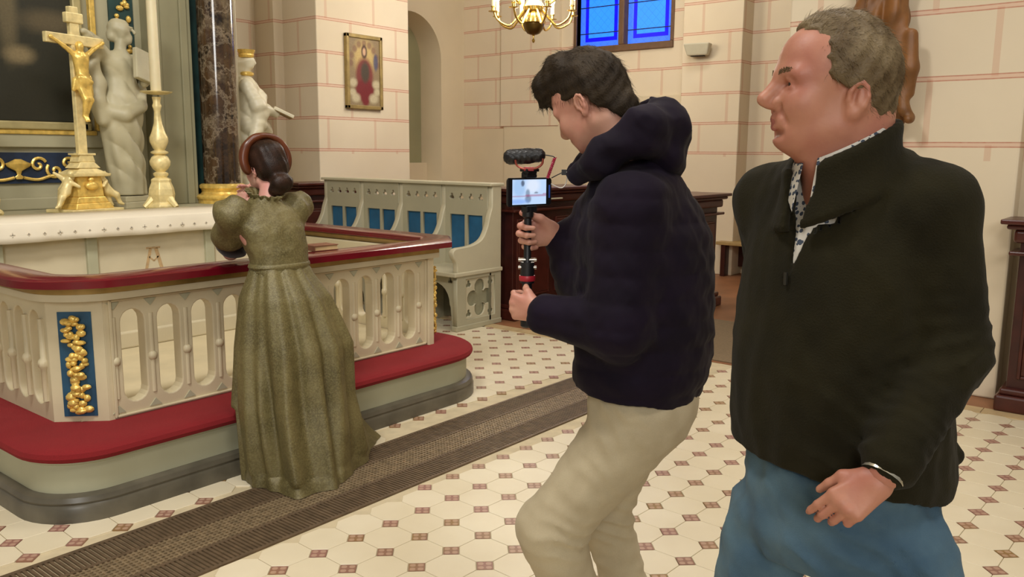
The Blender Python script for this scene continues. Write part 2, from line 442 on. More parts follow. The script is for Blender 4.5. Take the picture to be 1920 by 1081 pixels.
# ================================================================== sculpting: signed-distance field + surface nets
from mathutils import Euler
def rotm(rot): return rot if isinstance(rot, np.ndarray) else np.array(Euler([R(v) for v in rot]).to_matrix())
class Field:
    def __init__(s, lo, hi, h):
        s.lo = np.array(lo, np.float32); s.h = h
        s.n = np.ceil((np.array(hi)-np.array(lo))/h).astype(int)+1
        s.ax = [(lo[i]+h*np.arange(s.n[i])).astype(np.float32) for i in range(3)]
        s.d = np.full(tuple(s.n), .25, np.float32)
    def win(s, lo, hi, pad):
        a = np.clip(np.floor((np.array(lo)-pad-s.lo)/s.h).astype(int), 0, s.n); b = np.clip(np.ceil((np.array(hi)+pad-s.lo)/s.h).astype(int)+1, 0, s.n)
        if (b <= a).any(): return None, None
        sl = tuple(slice(int(i), int(j)) for i, j in zip(a, b))
        X = np.meshgrid(*[s.ax[i][sl[i]] for i in range(3)], indexing='ij', sparse=True)
        return sl, X
    def comb(s, sl, d, k, mode):
        c = s.d[sl]
        if mode == 'sub': d = -d
        if mode == 'add':
            if k > 0:
                h = np.clip(.5+.5*(c-d)/k, 0, 1); s.d[sl] = c*(1-h)+d*h-k*h*(1-h)
            else: s.d[sl] = np.minimum(c, d)
        else:
            if k > 0:
                h = np.clip(.5-.5*(c-d)/k, 0, 1); s.d[sl] = c*(1-h)+d*h+k*h*(1-h)
            else: s.d[sl] = np.maximum(c, d)
    def cap(s, a, b, r0, r1=None, k=.02, mode='add', sq=(1, 1, 1)):
        """tapered capsule; sq squashes the axes (values < 1 make it fatter along that axis)"""
        r1 = r0 if r1 is None else r1
        a = np.array(a, float); b = np.array(b, float); q = np.array(sq, float); r = max(r0, r1)/min(min(sq), 1)
        sl, X = s.win(np.minimum(a, b)-r, np.maximum(a, b)+r, k+.035)
        if sl is None: return s
        ab = (b-a)*q; L = float(ab@ab)+1e-12
        P = [(X[i]-a[i])*q[i] for i in range(3)]
        t = np.clip((P[0]*ab[0]+P[1]*ab[1]+P[2]*ab[2])/L, 0, 1)
        d = np.sqrt((P[0]-t*ab[0])**2+(P[1]-t*ab[1])**2+(P[2]-t*ab[2])**2)-(r0+(r1-r0)*t)
        s.comb(sl, d.astype(np.float32), k, mode); return s
    def chain(s, pts, rad, k=.02, mode='add', sq=(1, 1, 1)):
        for i in range(len(pts)-1): s.cap(pts[i], pts[i+1], rad[i], rad[i+1], k, mode, sq)
        return s
    def ell(s, c, r, k=.02, mode='add', rot=None):
        """ellipsoid, rot = (rx,ry,rz) degrees"""
        c = np.array(c, float); r = np.array(r, float); m = r.max()
        sl, X = s.win(c-m, c+m, k+.035)
        if sl is None: return s
        P = [X[i]-c[i] for i in range(3)]
        if rot is not None:
            M = rotm(rot).T
            P = [M[i, 0]*P[0]+M[i, 1]*P[1]+M[i, 2]*P[2] for i in range(3)]
        k0 = np.sqrt((P[0]/r[0])**2+(P[1]/r[1])**2+(P[2]/r[2])**2)+1e-9
        k1 = np.sqrt((P[0]/r[0]**2)**2+(P[1]/r[1]**2)**2+(P[2]/r[2]**2)**2)+1e-9
        s.comb(sl, (k0*(k0-1)/k1).astype(np.float32), k, mode); return s
    def box(s, c, half, r=.005, k=.01, mode='add', rot=None):
        c = np.array(c, float); hf = np.array(half, float); m = np.linalg.norm(hf)
        sl, X = s.win(c-m, c+m, k+.02)
        if sl is None: return s
        P = [X[i]-c[i] for i in range(3)]
        if rot is not None:
            M = rotm(rot).T
            P = [M[i, 0]*P[0]+M[i, 1]*P[1]+M[i, 2]*P[2] for i in range(3)]
        q = [np.abs(P[i])-(hf[i]-r) for i in range(3)]
        d = np.sqrt(sum(np.maximum(v, 0)**2 for v in q))+np.minimum(np.maximum(np.maximum(q[0], q[1]), q[2]), 0)-r
        s.comb(sl, np.broadcast_to(d, s.d[sl].shape).astype(np.float32), k, mode); return s
    def rings(s, rg, k=.02, mode='add', p=2.0, fold=None):
        """stack of horizontal superellipse sections (z, cx, cy, rx, ry[, rot deg]); fold(z, ang) adds to the radius"""
        rg = sorted(rg); z = np.array([q[0] for q in rg])
        mx = max(max(q[3], q[4]) for q in rg)+.08
        lo = (min(q[1] for q in rg)-mx, min(q[2] for q in rg)-mx, z[0]); hi = (max(q[1] for q in rg)+mx, max(q[2] for q in rg)+mx, z[-1])
        sl, X = s.win(lo, hi, .03)
        if sl is None: return s
        Z = X[2].ravel()
        def ip(i, dflt=0):
            v = np.array([q[i] if len(q) > i else dflt for q in rg], float)
            # smooth (monotone-ish) interpolation
            t = np.clip(Z, z[0], z[-1]); j = np.clip(np.searchsorted(z, t)-1, 0, len(z)-2)
            u = (t-z[j])/(z[j+1]-z[j]); m_ = np.gradient(v, z) if len(z) > 2 else np.full(len(z), (v[-1]-v[0])/(z[-1]-z[0]))
            h_ = z[j+1]-z[j]
            return ((2*u**3-3*u**2+1)*v[j]+(u**3-2*u**2+u)*h_*m_[j]+(-2*u**3+3*u**2)*v[j+1]+(u**3-u**2)*h_*m_[j+1]).astype(np.float32).reshape(1, 1, -1)
        cx, cy_, rx, ry, ro = ip(1), ip(2), np.maximum(ip(3), .004), np.maximum(ip(4), .004), ip(5)
        dx, dy = X[0]-cx, X[1]-cy_
        c_, s_ = np.cos(np.radians(ro)), np.sin(np.radians(ro)); dx, dy = dx*c_+dy*s_, -dx*s_+dy*c_
        rr = (np.abs(dx/rx)**p+np.abs(dy/ry)**p)**(1/p)+1e-6
        rad = np.sqrt(dx**2+dy**2)
        d = rad-rad/rr
        if fold is not None: d = d-fold(X[2], np.arctan2(dy, dx))
        d = np.maximum(d*.85, np.maximum(z[0]-X[2], X[2]-z[-1]))
        s.comb(sl, d.astype(np.float32), k, mode); return s
    def disp(s, fn):
        X = np.meshgrid(*s.ax, indexing='ij', sparse=True)
        b = np.abs(s.d) < .06
        s.d = np.where(b, s.d+fn(*X), s.d).astype(np.float32); return s
    def cut(s, fn):
        """keep only where fn(x,y,z) < 0"""
        X = np.meshgrid(*s.ax, indexing='ij', sparse=True); s.d = np.maximum(s.d, fn(*X).astype(np.float32)*np.ones_like(s.d)); return s
    def net(s):
        d = s.d; d[0] = d[-1] = .2; d[:, 0] = d[:, -1] = .2; d[:, :, 0] = d[:, :, -1] = .2
        inn = d < 0
        nx, ny, nz = d.shape
        cnt = np.zeros((nx-1, ny-1, nz-1), np.int8)
        for a in (0, 1):
            for b in (0, 1):
                for c in (0, 1): cnt += inn[a:nx-1+a, b:ny-1+b, c:nz-1+c]
        act = (cnt > 0) & (cnt < 8); idx = np.argwhere(act)
        vid = np.full(act.shape, -1, np.int64); vid[act] = np.arange(len(idx))
        acc = np.zeros((len(idx), 3)); num = np.zeros(len(idx))
        I, J, K = idx.T
        cs = [(a, b, c) for a in (0, 1) for b in (0, 1) for c in (0, 1)]
        for p in cs:
            for ax in range(3):
                if p[ax]: continue
                q = list(p); q[ax] = 1
                d0 = d[I+p[0], J+p[1], K+p[2]]; d1 = d[I+q[0], J+q[1], K+q[2]]
                m_ = (d0 < 0) != (d1 < 0); t = np.where(m_, d0/(d0-d1+1e-12), 0)
                pt = np.array(p, float)[None, :].repeat(len(idx), 0); pt[:, ax] = t
                acc[m_] += pt[m_]; num[m_] += 1
        V = s.lo+(idx+acc/num[:, None])*s.h
        Q = []
        for ax in range(3):
            sl0 = [slice(None)]*3; sl1 = [slice(None)]*3; sl0[ax] = slice(0, -1); sl1[ax] = slice(1, None)
            a, b = inn[tuple(sl0)], inn[tuple(sl1)]
            e = np.argwhere(a != b); u, v = (ax+1) % 3, (ax+2) % 3
            e = e[(e[:, u] > 0) & (e[:, v] > 0)]
            sgn = a[tuple(e.T)]
            def g(du, dv):
                f = e.copy(); f[:, u] -= du; f[:, v] -= dv; return vid[tuple(f.T)]
            q = np.stack([g(1, 1), g(0, 1), g(0, 0), g(1, 0)], 1); q[~sgn] = q[~sgn][:, ::-1]
            Q.append(q)
        return V, np.concatenate(Q)
def net_mesh(name, *parts, relax=1):
    """one mesh out of several (V, Q) pieces"""
    Vs, Qs, k = [], [], 0
    for V, Q in parts:
        if relax and len(V):
            e = np.concatenate([Q[:, [0, 1]], Q[:, [1, 2]], Q[:, [2, 3]], Q[:, [3, 0]]])
            for _ in range(relax):
                A = np.zeros_like(V); n = np.zeros(len(V))
                np.add.at(A, e[:, 0], V[e[:, 1]]); np.add.at(n, e[:, 0], 1); np.add.at(A, e[:, 1], V[e[:, 0]]); np.add.at(n, e[:, 1], 1)
                V = V*.5+.5*A/n[:, None]
        Vs.append(V); Qs.append(Q+k); k += len(V)
    V = np.concatenate(Vs).astype(np.float32); Q = np.concatenate(Qs).astype(np.int32)
    me = bpy.data.meshes.new(name); me.vertices.add(len(V)); me.vertices.foreach_set('co', V.ravel())
    me.loops.add(len(Q)*4); me.loops.foreach_set('vertex_index', Q.ravel())
    me.polygons.add(len(Q)); me.polygons.foreach_set('loop_start', np.arange(0, len(Q)*4, 4, dtype=np.int32))
    me.polygons.foreach_set('use_smooth', np.ones(len(Q), bool)); me.update(calc_edges=True); me.validate()
    return me
def sculpt(name, fld, m, parent=None, relax=1, loc=None, rot=None):
    fs = fld if isinstance(fld, (list, tuple)) else [fld]
    return link(name, net_mesh(name, *[f.net() for f in fs], relax=relax), m, parent, loc, rot)
# ================================================================== ALTAR, STEP AND RAIL
M_white = mat('old_white_paint', '#cfc2a0', .45, var=.07, scale=5, bump=.08, bscale=40)
M_white2 = mat('greyish_white_paint', '#ccc1a4', .5, var=.08, scale=4, bump=.08, bscale=30)
M_grey = mat('grey_green_paint', '#aeac90', .55, var=.06, scale=4)
M_plinth = mat('dark_grey_marble_plinth', '#5c5648', .35, var=.3, scale=6)
def carpet_mat(name, c):
    t = NT(name); n = t.noise(400, 2, t.obj()); n2 = t.ramp(t.noise(5, 3, t.obj()), .3, .7); cc = srgb(c)
    a = t.mix(n, tuple(x*.55 for x in cc), tuple(min(1, x*1.3) for x in cc)); a = t.mix(t.math('MULTIPLY', n2, .4), a, tuple(x*.6 for x in cc))
    t.bump(n, .6, .003)
    return t.done(a, .95, Sheen_Weight=.2, Sheen_Tint=srgb('#c03030'))
M_redcarpet = carpet_mat('crimson_kneeler_plush', '#86141a')
M_rail = mat('glossy_crimson_lacquer', '#650818', .2, var=.12, scale=8, Coat_Weight=.15)
M_gold = mat('gilding', '#e8c468', .3, .38, var=.25, scale=25, bump=.25, bscale=60, bdist=.003)
M_gold2 = mat('pale_gilding', '#e6d398', .38, .22, var=.2, scale=20, bump=.3, bscale=50, bdist=.004)
M_blue = mat('deep_blue_paint', '#1d4a66', .5, var=.3, scale=10)
M_teal = mat('dark_teal_paint', '#1f3d3a', .5, var=.3, scale=8)

def stepline(off, x0=1.36, x1=4.12, y0=3.45, yb=5.64, rl=.26, rr=.41, n=10):
    x0 -= off; x1 += off; y0 -= off; rl = max(.03, rl+off); rr = max(.03, rr+off)
    return [(x0, yb)] + arc((x0+rl, y0+rl), rl, 180, 270, n) + arc((x1-rr, y0+rr), rr, 270, 360, n) + [(x1, yb)]
def stack(prof, **kw):
    mb = MB(); rings_ = [stepline(o, **kw) for o, z in prof]; n = len(rings_[0])
    V = [(x, y, prof[i][1]) for i, rg in enumerate(rings_) for x, y in rg]
    F = [(i*n+k, i*n+(k+1) % n, (i+1)*n+(k+1) % n, (i+1)*n+k) for i in range(len(prof)-1) for k in range(n)]
    F += [tuple(range(n-1, -1, -1)), tuple((len(prof)-1)*n+k for k in range(n))]
    return mb.add(V, F)
st = empty('kneeling_step', (2.74, 3.45, 0), 0, 'low rounded altar step with red plush kneeler and dark stone plinth', 'step')
def rel(o, e):
    o.matrix_parent_inverse = Matrix.Translation(-Vector(e.location)); return o
def sub(mb, name, m, e, **kw): return rel(mb.build(name, m, e, **kw), e)
sub(stack([(.035, 0), (.035, .06), (.025, .075), (.03, .085), (.022, .105), (.0, .114)]), 'plinth', M_plinth, st, smooth=True)
sub(stack([(-.012, .110), (-.012, .235), (-.002, .243), (-.002, .256)]), 'riser', M_grey, st, smooth=True)
sub(stack([(.004, .250), (.022, .258), (.03, .275), (.024, .294), (.005, .306), (-.06, .309), (-.2, .309)]), 'kneeler_cushion', M_redcarpet, st, smooth=True)

M_plat = mat('cream_platform_stone', '#d2c4a0', .6, var=.08, scale=5)
sub(MB().box((1.66, 3.83, .30), (3.94, 5.63, .316)), 'platform_floor', M_plat, st)
ra = empty('altar_rail', (2.8, 3.75, .3), 0, 'white pierced altar rail with glossy crimson handrail and gilded corner posts', 'altar rail')
# front panel with eleven round-ended slots
YF = 3.75; PT = .07; ZB, ZT = .29, .90
def pierced(x0, x1, cs, z0=.375, z1=.808, hw=.056):
    return plate([[(x0, ZB), (x1, ZB), (x1, ZT), (x0, ZT)]] + [stadium(c, z0, z1, hw) for c in cs], PT, .006)
fc = [1.885+.1762*k for k in range(11)]
rel(link('front_panel', xf(pierced(1.75, 3.845, fc), Matrix.Translation((0, YF+PT/2, 0)) @ XZ), M_white, ra, smooth=False), ra)
scs = [.13+.166*k for k in range(9)]
for nm, xs in (('left_panel', 1.58+PT/2), ('right_panel', 4.02-PT/2)):
    rel(link('side_panel', xf(pierced(0, 1.71, scs), Matrix.Translation((xs, 3.92, 0)) @ YZ), M_white, ra), ra)
# mullion shafts with a bead at mid height and little trefoil spandrels
for k in range(12):
    c = 1.797+.1762*k
    sub(MB().lathe([(.014, .40), (.014, .555), (.022, .562), (.024, .575), (.022, .588), (.014, .595), (.014, .78)], (c, YF+.008, 0), 10), 'mullion_shaft', M_white, ra, smooth=True)
    for zz, fl in ((.835, -1), (.348, 1)):
        sub(MB().add([(c-.03, YF-.004, zz-.014*fl), (c+.03, YF-.004, zz-.014*fl), (c, YF-.004, zz+.02*fl), (c-.03, YF+.01, zz-.014*fl), (c+.03, YF+.01, zz-.014*fl), (c, YF+.01, zz+.02*fl)],
                  [(0, 1, 2), (3, 5, 4), (0, 3, 4, 1), (1, 4, 5, 2), (2, 5, 3, 0)]), 'spandrel_relief', M_grey, ra)
for k in range(9):
    c = 3.92+.047+.166*k
    for xx in (1.576, 3.954):
        sub(MB().lathe([(.015, .40), (.015, .55), (.024, .56), (.026, .575), (.024, .59), (.015, .60), (.015, .78)], (xx, c, 0), 8), 'mullion_shaft', M_white, ra, smooth=True)
# framing fillets on the front
fil = MB()
for z0, z1, o in ((.852, .862, .010), (.315, .325, .010)): fil.box((1.78, YF-o, z0), (3.80, YF+.01, z1))
for x in (1.775, 3.785): fil.box((x, YF-.010, .315), (x+.014, YF+.01, .862))
sub(fil, 'panel_fillet', M_white, ra, bevel=.003)
sub(MB().box((3.80, YF-.022, .30), (3.85, YF+.05, .885)), 'end_pilaster', M_white, ra, bevel=.006)
# canted corner posts with blue field and gilded foliage
def leafy(mb, rnd, w_, z0, z1, n):
    for i in range(n):
        z = z0+(z1-z0)*(i+.5)/n; a = w_*(.35+.65*math.sin(PI*(.12+.8*i/n)))
        for q in range(3):
            mb.ball((rnd.uniform(-a, a)*.8, rnd.uniform(-.014, .002), z+rnd.uniform(-.012, .012)), (rnd.uniform(.012, .024), rnd.uniform(.010, .018), rnd.uniform(.010, .02)), 8, 5)
    return mb
for nm, c0, rz in (('l', (1.665, 3.835), -45), ('r', (3.9325, 3.835), 45)):
    po = MB().box((-.1225, 0, .29), (.1225, .09, .90)).build('corner_post', M_white, ra, loc=(c0[0]-2.8, c0[1]-3.75, -.3), rot=(0, 0, R(rz)), bevel=.004)
    MB().box((-.072, -.004, .335), (.072, .02, .815)).build('blue_field', M_blue, po)
    rn = random.Random(5)
    for gi in range(9):
        mb = leafy(MB(), rn, .052, .35+gi*.05, .35+gi*.05+.05, 3)
        mb.build('gilded_foliage', M_gold, po, smooth=True, loc=(0, -.012, 0))
# cornice and handrail
def railpath(off):
    a = [(1.58-off, 5.63), (1.58-off, 3.99)]
    a += [tuple(v[:2]) for v in cr_path([(1.58-off, 3.99, 0), (1.595-off*.9, 3.90-off*.3, 0), (1.655-off*.7, 3.815-off*.7, 0), (1.74-off*.3, 3.76-off*.95, 0), (1.83, 3.75-off, 0)], 4)][1:]
    a += [(3.85+off*.41, 3.75-off), (4.02+off, 3.92-off*.41), (4.02+off, 5.63)]
    return a
# sweep: travelling back->front on the left side, so "out" (right of travel) points inside; use negative out
sub(MB().sweep(railpath(0), [(.05, .870), (-.010, .870), (-.018, .880), (-.016, .890), (-.028, .902), (.05, .902)]), 'cornice', M_white, ra, smooth=True)
sub(MB().sweep(railpath(0), [(.05, .901), (-.032, .901), (-.046, .912), (-.056, .936), (.05, .941)]), 'gilt_moulding', mat('ochre_gilt_moulding', '#a8894e', .3, .5, var=.15), ra, smooth=True)
sub(MB().sweep(railpath(0), [(.13, .938), (-.062, .938), (-.073, .946), (-.074, .962), (-.066, .974), (-.045, .979), (.115, .979), (.13, .970)]), 'handrail', M_rail, ra, smooth=True)

# brown book lying on the rail
bk = empty('book', (3.03, 3.82, .980), R(-4), 'small brown book lying on the crimson handrail beside the kneeling woman', 'book')
M_bookc = mat('brown_leather_cover', '#7c4f36', .6, var=.15)
MB().box((-.075, -.055, .003), (.075, .055, .028)).build('pages', mat('yellowed_pages', '#c6ac7c', .8), bk)
MB().box((-.08, -.06, 0), (.08, .06, .004)).box((-.08, -.06, .027), (.08, .06, .031)).box((-.082, -.06, 0), (-.076, .06, .031)).build('cover', M_bookc, bk, bevel=.0015)

# ---- altar table
AX0, AX1, AY0, AY1 = 1.72, 3.72, 5.0, 5.66
al = empty('altar', (2.72, 5.3, 0), 0, 'grey white panelled altar table carrying the white cloth', 'altar')
sub(MB().box((AX0+.06, AY0+.07, .316), (AX1-.06, AY1, 1.06)), 'body', M_white2, al, bevel=.005)
sub(MB().box((AX0+.02, AY0+.02, 1.05), (AX1-.02, AY1, 1.112)), 'table_top', M_white2, al, bevel=.006)
sub(MB().box((AX0+.03, AY0+.04, .316), (AX1-.03, AY1, .42)), 'base_moulding', M_white2, al, bevel=.01)
for x in (2.293, 3.063, AX0+.06, AX1-.12): sub(MB().box((x, AY0+.045, .42), (x+.062, AY0+.09, 1.05)), 'pilaster_strip', M_grey, al, bevel=.004)
# faded painted capital alpha on the front panel
M_alpha = mat('faded_ochre_lettering', '#b89a70', .7, var=.2, scale=30)
A = MB(); yA = AY0+.068
def bar(mb, p, q, w_):
    d = Vector((q[0]-p[0], 0, q[1]-p[1])).normalized(); n_ = Vector((-d.z, 0, d.x))*w_/2
    a, b = Vector((p[0], yA, p[1])), Vector((q[0], yA, q[1]))
    lo = [a+n_, a-n_, b-n_, b+n_]; mb.add([tuple(v) for v in lo]+[(v.x, v.y+.004, v.z) for v in lo], [(0, 1, 2, 3), (4, 7, 6, 5), (0, 4, 5, 1), (1, 5, 6, 2), (2, 6, 7, 3), (3, 7, 4, 0)])
for p, q, w_ in (((2.665, .923), (2.757, .923), .011), ((2.693, .92), (2.655, .772), .018), ((2.728, .92), (2.766, .772), .022), ((2.682, .868), (2.712, .84), .009), ((2.742, .868), (2.712, .84), .009), ((2.635, .772), (2.785, .772), .01)): bar(A, p, q, w_)
sub(A, 'alpha_letter', M_alpha, al)
# ---- cloth
cl = empty('altar_cloth', (2.72, 5.3, 1.112), 0, 'white linen altar cloth with small embroidered crosses along its hem', 'altar cloth')
M_linen = mat('white_linen', '#ece2cc', .8, var=.03, scale=6, bump=.15, bscale=300, bdist=.001)
def cloth():
    nx = 60; rows = [(0.012, AY1-.01), (0.014, 5.3), (.014, AY0+.01), (.010, AY0-.004), (-.02, AY0-.010), (-.06, AY0-.008), (-.093, AY0-.012)]
    V = []
    for i, (z, y) in enumerate(rows):
        for k in range(nx+1):
            x = AX0-.01+(AX1-AX0+.02)*k/nx; wv = .004*math.sin(x*17)+.003*math.sin(x*41+1)
            V.append((x, y-(wv if i > 3 else 0)*(i-3)/3, 1.112+z+(.002*math.sin(x*9) if i == 6 else 0)))
    n = nx+1
    F = [(i*n+k, i*n+k+1, (i+1)*n+k+1, (i+1)*n+k) for i in range(len(rows)-1) for k in range(nx)]
    return MB().add(V, F)
o = sub(cloth(), 'linen', M_linen, cl, smooth=True); sd = o.modifiers.new('s', 'SOLIDIFY'); sd.thickness = .004; sd.offset = 1
M_emb = mat('grey_embroidery', '#d0c6b2', .8)
for k in range(24):
    x = 1.79+.083*k; z = 1.066; s_ = .013 if k % 3 == 1 else .008; yy = AY0-.0175
    sub(MB().box((x-s_, yy, z-.0025), (x+s_, yy+.004, z+.0025)).box((x-.0025, yy, z-s_), (x+.0025, yy+.004, z+s_)), 'embroidered_cross', M_emb, cl)

# ---- retable: shelf, predella, framed painting, pilasters, marble column
M_ret = mat('grey_stone_paint', '#a8a284', .6, var=.08, scale=3)
M_ret2 = mat('dark_stone_paint', '#8f8a6c', .6, var=.08, scale=3)
re_ = empty('retable', (2.72, 6.2, 0), 0, 'tall grey painted retable with blue predella and gilded ornament behind the altar', 'retable')
sub(MB().box((1.2, AY1, 0), (4.35, 6.5, 1.115)), 'shelf', M_ret, re_, bevel=.006)
sub(MB().box((1.0, 6.28, 1.1), (3.72, 6.6, 4.6)), 'back_slab', M_ret, re_)
sub(MB().box((1.2, 6.22, 1.115), (3.34, 6.30, 1.20)), 'shelf_moulding', M_ret, re_, bevel=.01)
sub(MB().box((1.2, 6.24, 1.54), (3.02, 6.30, 1.66)), 'frieze', M_ret, re_, bevel=.006)
pb = sub(MB().box((1.4, 6.262, 1.295), (2.80, 6.30, 1.505)), 'predella_field', mat('midnight_blue_paint', '#1c2c44', .5, var=.3), re_)
# gold scroll ornament
def spiral(cx, cz, r, turns, sgn, a0):
    return [(cx+sgn*r*(1-t)*math.cos(a0+turns*2*PI*t), 6.252, cz+r*(1-t)*math.sin(a0+turns*2*PI*t)) for t in [i/22 for i in range(21)]]
for base_x in (2.42, 1.72):
    sub(MB().lathe([(.02, -.075), (.03, -.06), (.012, -.045), (.02, -.02), (.075, .01), (.085, .03), (.06, .04), (.02, .06)], (base_x, 6.245, 1.40), 12, 1, .35), 'gilt_vase', M_gold, pb, smooth=True)
    for sg in (-1, 1):
        for dx, dz, rr_, a0 in ((.13, .02, .055, .4), (.24, -.02, .06, 2.4), (.33, .03, .045, .2)):
            sub(MB().tube(spiral(base_x+sg*dx, 1.40+dz, rr_, 1.3, sg, a0), .011, 6), 'gilt_scroll', M_gold, pb, smooth=True)
        sub(MB().tube(cr_path([(base_x+sg*.03, 6.25, 1.335), (base_x+sg*.12, 6.25, 1.32), (base_x+sg*.22, 6.25, 1.345), (base_x+sg*.33, 6.25, 1.33)], 5), .011, 6), 'gilt_scroll', M_gold, pb, smooth=True)
# vertical blue panel with gilt foliage behind the tablet-bearing figure
vb = sub(MB().box((3.12, 6.262, 1.72), (3.30, 6.30, 3.4)), 'blue_strip', M_teal, re_)
rn = random.Random(11)
for gi in range(12):
    mb = MB()
    for q in range(5): mb.ball((3.21+rn.uniform(-.05, .05), 6.25, 2.05+gi*.1+rn.uniform(-.04, .04)), (rn.uniform(.015, .03), .018, rn.uniform(.012, .028)), 8, 5)
    sub(mb, 'gilt_leaf', M_gold, vb, smooth=True)
sub(MB().box((3.36, 6.16, 1.115), (3.70, 6.32, 4.6)).box((3.40, 6.14, 1.115), (3.44, 6.2, 4.6)).box((3.60, 6.14, 1.115), (3.66, 6.2, 4.6)), 'pilaster', M_ret2, re_, bevel=.006)
sub(MB().box((3.70, 6.26, 1.115), (4.02, 6.6, 4.6)), 'teal_back_panel', M_teal, re_)
sub(MB().box((4.02, 6.30, 1.115), (4.20, 6.5, 4.6)), 'edge_pilaster', M_white2, re_, bevel=.01)
sub(MB().box((4.0, 6.30, .9), (4.8, 6.9, 1.12)), 'side_bracket', M_ret, re_, bevel=.01)
# painting in its gilt frame (dark, generic)
pa = empty('altarpiece_painting', (2.1, 6.24, 2.6), 0, 'large dark altarpiece painting in a gold edged grey frame', 'painting')
def dark_paint(u, v):
    c = (.022, .021, .012)
    for cu, cv, ru, rv, cc, a in ((.30, .42, .16, .10, (.10, .09, .05), .8), (.28, .34, .2, .07, (.085, .08, .045), .7), (.60, .55, .1, .12, (.07, .06, .035), .8), (.72, .40, .04, .16, (.09, .07, .035), .8), (.76, .24, .06, .03, (.16, .12, .06), .8), (.38, .17, .1, .03, (.11, .09, .05), .7),
                                     (.72, .52, .05, .05, (.13, .10, .05), .9), (.9, .37, .12, .04, (.08, .06, .03), .7), (.45, .8, .3, .15, (.05, .04, .02), .8), (.1, .6, .1, .2, (.06, .05, .03), .7), (.62, .12, .03, .04, (.09, .07, .04), .5), (.68, .66, .07, .06, (.10, .08, .05), .8)):
        c = over(c, tuple(1.5*q for q in cc), a*blob(u, v, cu, cv, ru, rv, .9))
    return c
MP = paint_mat('dark_oil_painting', .45)
picture('canvas', 70, 70, 1.48, 1.80, dark_paint, MP, pa, (0, .005, .02))
M_frame = mat('grey_gold_frame', '#b0a272', .45, .25, var=.12)
for lo, hi in (((-.82, -.03, -.94), (.82, .03, -.885)), ((-.82, -.03, .92), (.82, .03, 1.0)), ((-.82, -.03, -.94), (-.74, .03, 1.0)), ((.74, -.03, -.94), (.80, .03, 1.0))): MB().box(lo, hi).build('frame_bar', M_frame, pa, bevel=.01)
for lo, hi in (((-.86, -.015, -.972), (.86, .025, -.94)), ((.86, -.02, -.94), (.90, .025, 1.0))): MB().box(lo, hi).build('gilt_edge', M_gold, pa, bevel=.006)
# marble column with gilded base
def marble_mat():
    t = NT('dark_veined_marble'); o = t.obj()
    n = t.ramp(t.noise(6, 7, o, .75), .38, .62)
    c = t.mix(n, srgb('#1d130a'), srgb('#4d3722')); n3 = t.ramp(t.noise(3.5, 6, o, .7), .52, .72); c = t.mix(n3, c, srgb('#7a6a52'))
    wv = t.math('ABSOLUTE', t.math('SUBTRACT', t.noise(3.0, 7, o, .7), .5)); v = t.math('SUBTRACT', 1.0, t.ramp(wv, .0, .03))
    c = t.mix(t.math('MULTIPLY', v, .45), c, srgb('#a3927a'))
    return t.done(c, .12, Coat_Weight=.5)
cm = empty('marble_column', (3.87, 6.09, 1.115), 0, 'dark veined marble column on a round gilded base', 'column')
MB().lathe([(.142, .15), (.142, .3), (.139, 1.6), (.13, 3.4)], (0, 0, 0), 32).build('shaft', marble_mat(), cm, smooth=True)
MB().lathe([(.19, .0), (.19, .03), (.20, .035), (.205, .05), (.195, .065), (.168, .075), (.16, .09), (.165, .11), (.178, .12), (.178, .14), (.16, .152), (.14, .155)], (0, 0, 0), 32).build('gilded_base', M_gold, cm, smooth=True)

# ---- gilded altar crucifix
cx = empty('altar_crucifix', (2.66, 5.83, 1.115), R(14), 'pale gold standing crucifix on stepped base with two seated cherubs', 'crucifix')
def ped(lo_r, hi_r, z0, z1): return MB().add([(sx*lo_r[0], sy_*lo_r[1], z0) for sx, sy_ in ((-1,-1),(1,-1),(1,1),(-1,1))]+[(sx*hi_r[0], sy_*hi_r[1], z1) for sx, sy_ in ((-1,-1),(1,-1),(1,1),(-1,1))], [(3,2,1,0),(4,5,6,7),(0,1,5,4),(1,2,6,5),(2,3,7,6),(3,0,4,7)])
ped((.20, .13), (.20, .13), 0, .022).build('foot_plate', M_gold2, cx, bevel=.004)
ped((.15, .10), (.13, .085), .022, .06).build('lower_base', M_gold, cx, bevel=.005)
ped((.125, .08), (.105, .07), .06, .10).build('lower_base', M_gold, cx, bevel=.005)
ped((.10, .065), (.09, .06), .10, .235).build('pedestal_block', M_gold, cx, bevel=.006)
ped((.14, .09), (.145, .095), .235, .255).build('ledge', M_gold2, cx, bevel=.005)
mb = MB()
for a, b, z0, z1 in ((.13, .062, .255, .29), (.062+.03, .055, .29, .33), (.066, .05, .33, .375)): mb.add(*(lambda q: (q.v, q.f))(ped((a, a*.66), (b, b*.66+.012), z0, z1)))
mb.build('swept_pedestal', M_gold2, cx, bevel=.004)
ped((.068, .05), (.068, .05), .375, .388).build('ledge', M_gold2, cx, bevel=.003)
MB().ball((0, -.075, .175), (.05, .025, .03), 14, 8).ball((0, -.07, .215), (.022, .018, .018), 10, 6).build('gilt_cartouche', M_gold, cx, smooth=True)
MB().box((-.033, -.018, .385), (.033, .018, 1.33)).build('cross_upright', M_gold2, cx, bevel=.005)
MB().box((-.215, -.02, 1.085), (.215, .016, 1.150)).build('cross_arm', M_gold2, cx, bevel=.005)
MB().box((-.062, -.026, 1.225), (.062, .016, 1.29)).build('title_board', M_gold2, cx, bevel=.006)
f = Field((-.24, -.13, .56), (.24, .03, 1.18), .005)
f.ell((-.014, -.065, 1.075), (.026, .028, .034), .012); f.cap((-.006, -.055, 1.04), (0, -.05, .995), .02, .035, .015); f.cap((0, -.052, 1.0), (.004, -.05, .91), .044, .034, .02, sq=(.8, 1, 1)); f.cap((.004, -.05, .91), (0, -.054, .845), .034, .044, .02)
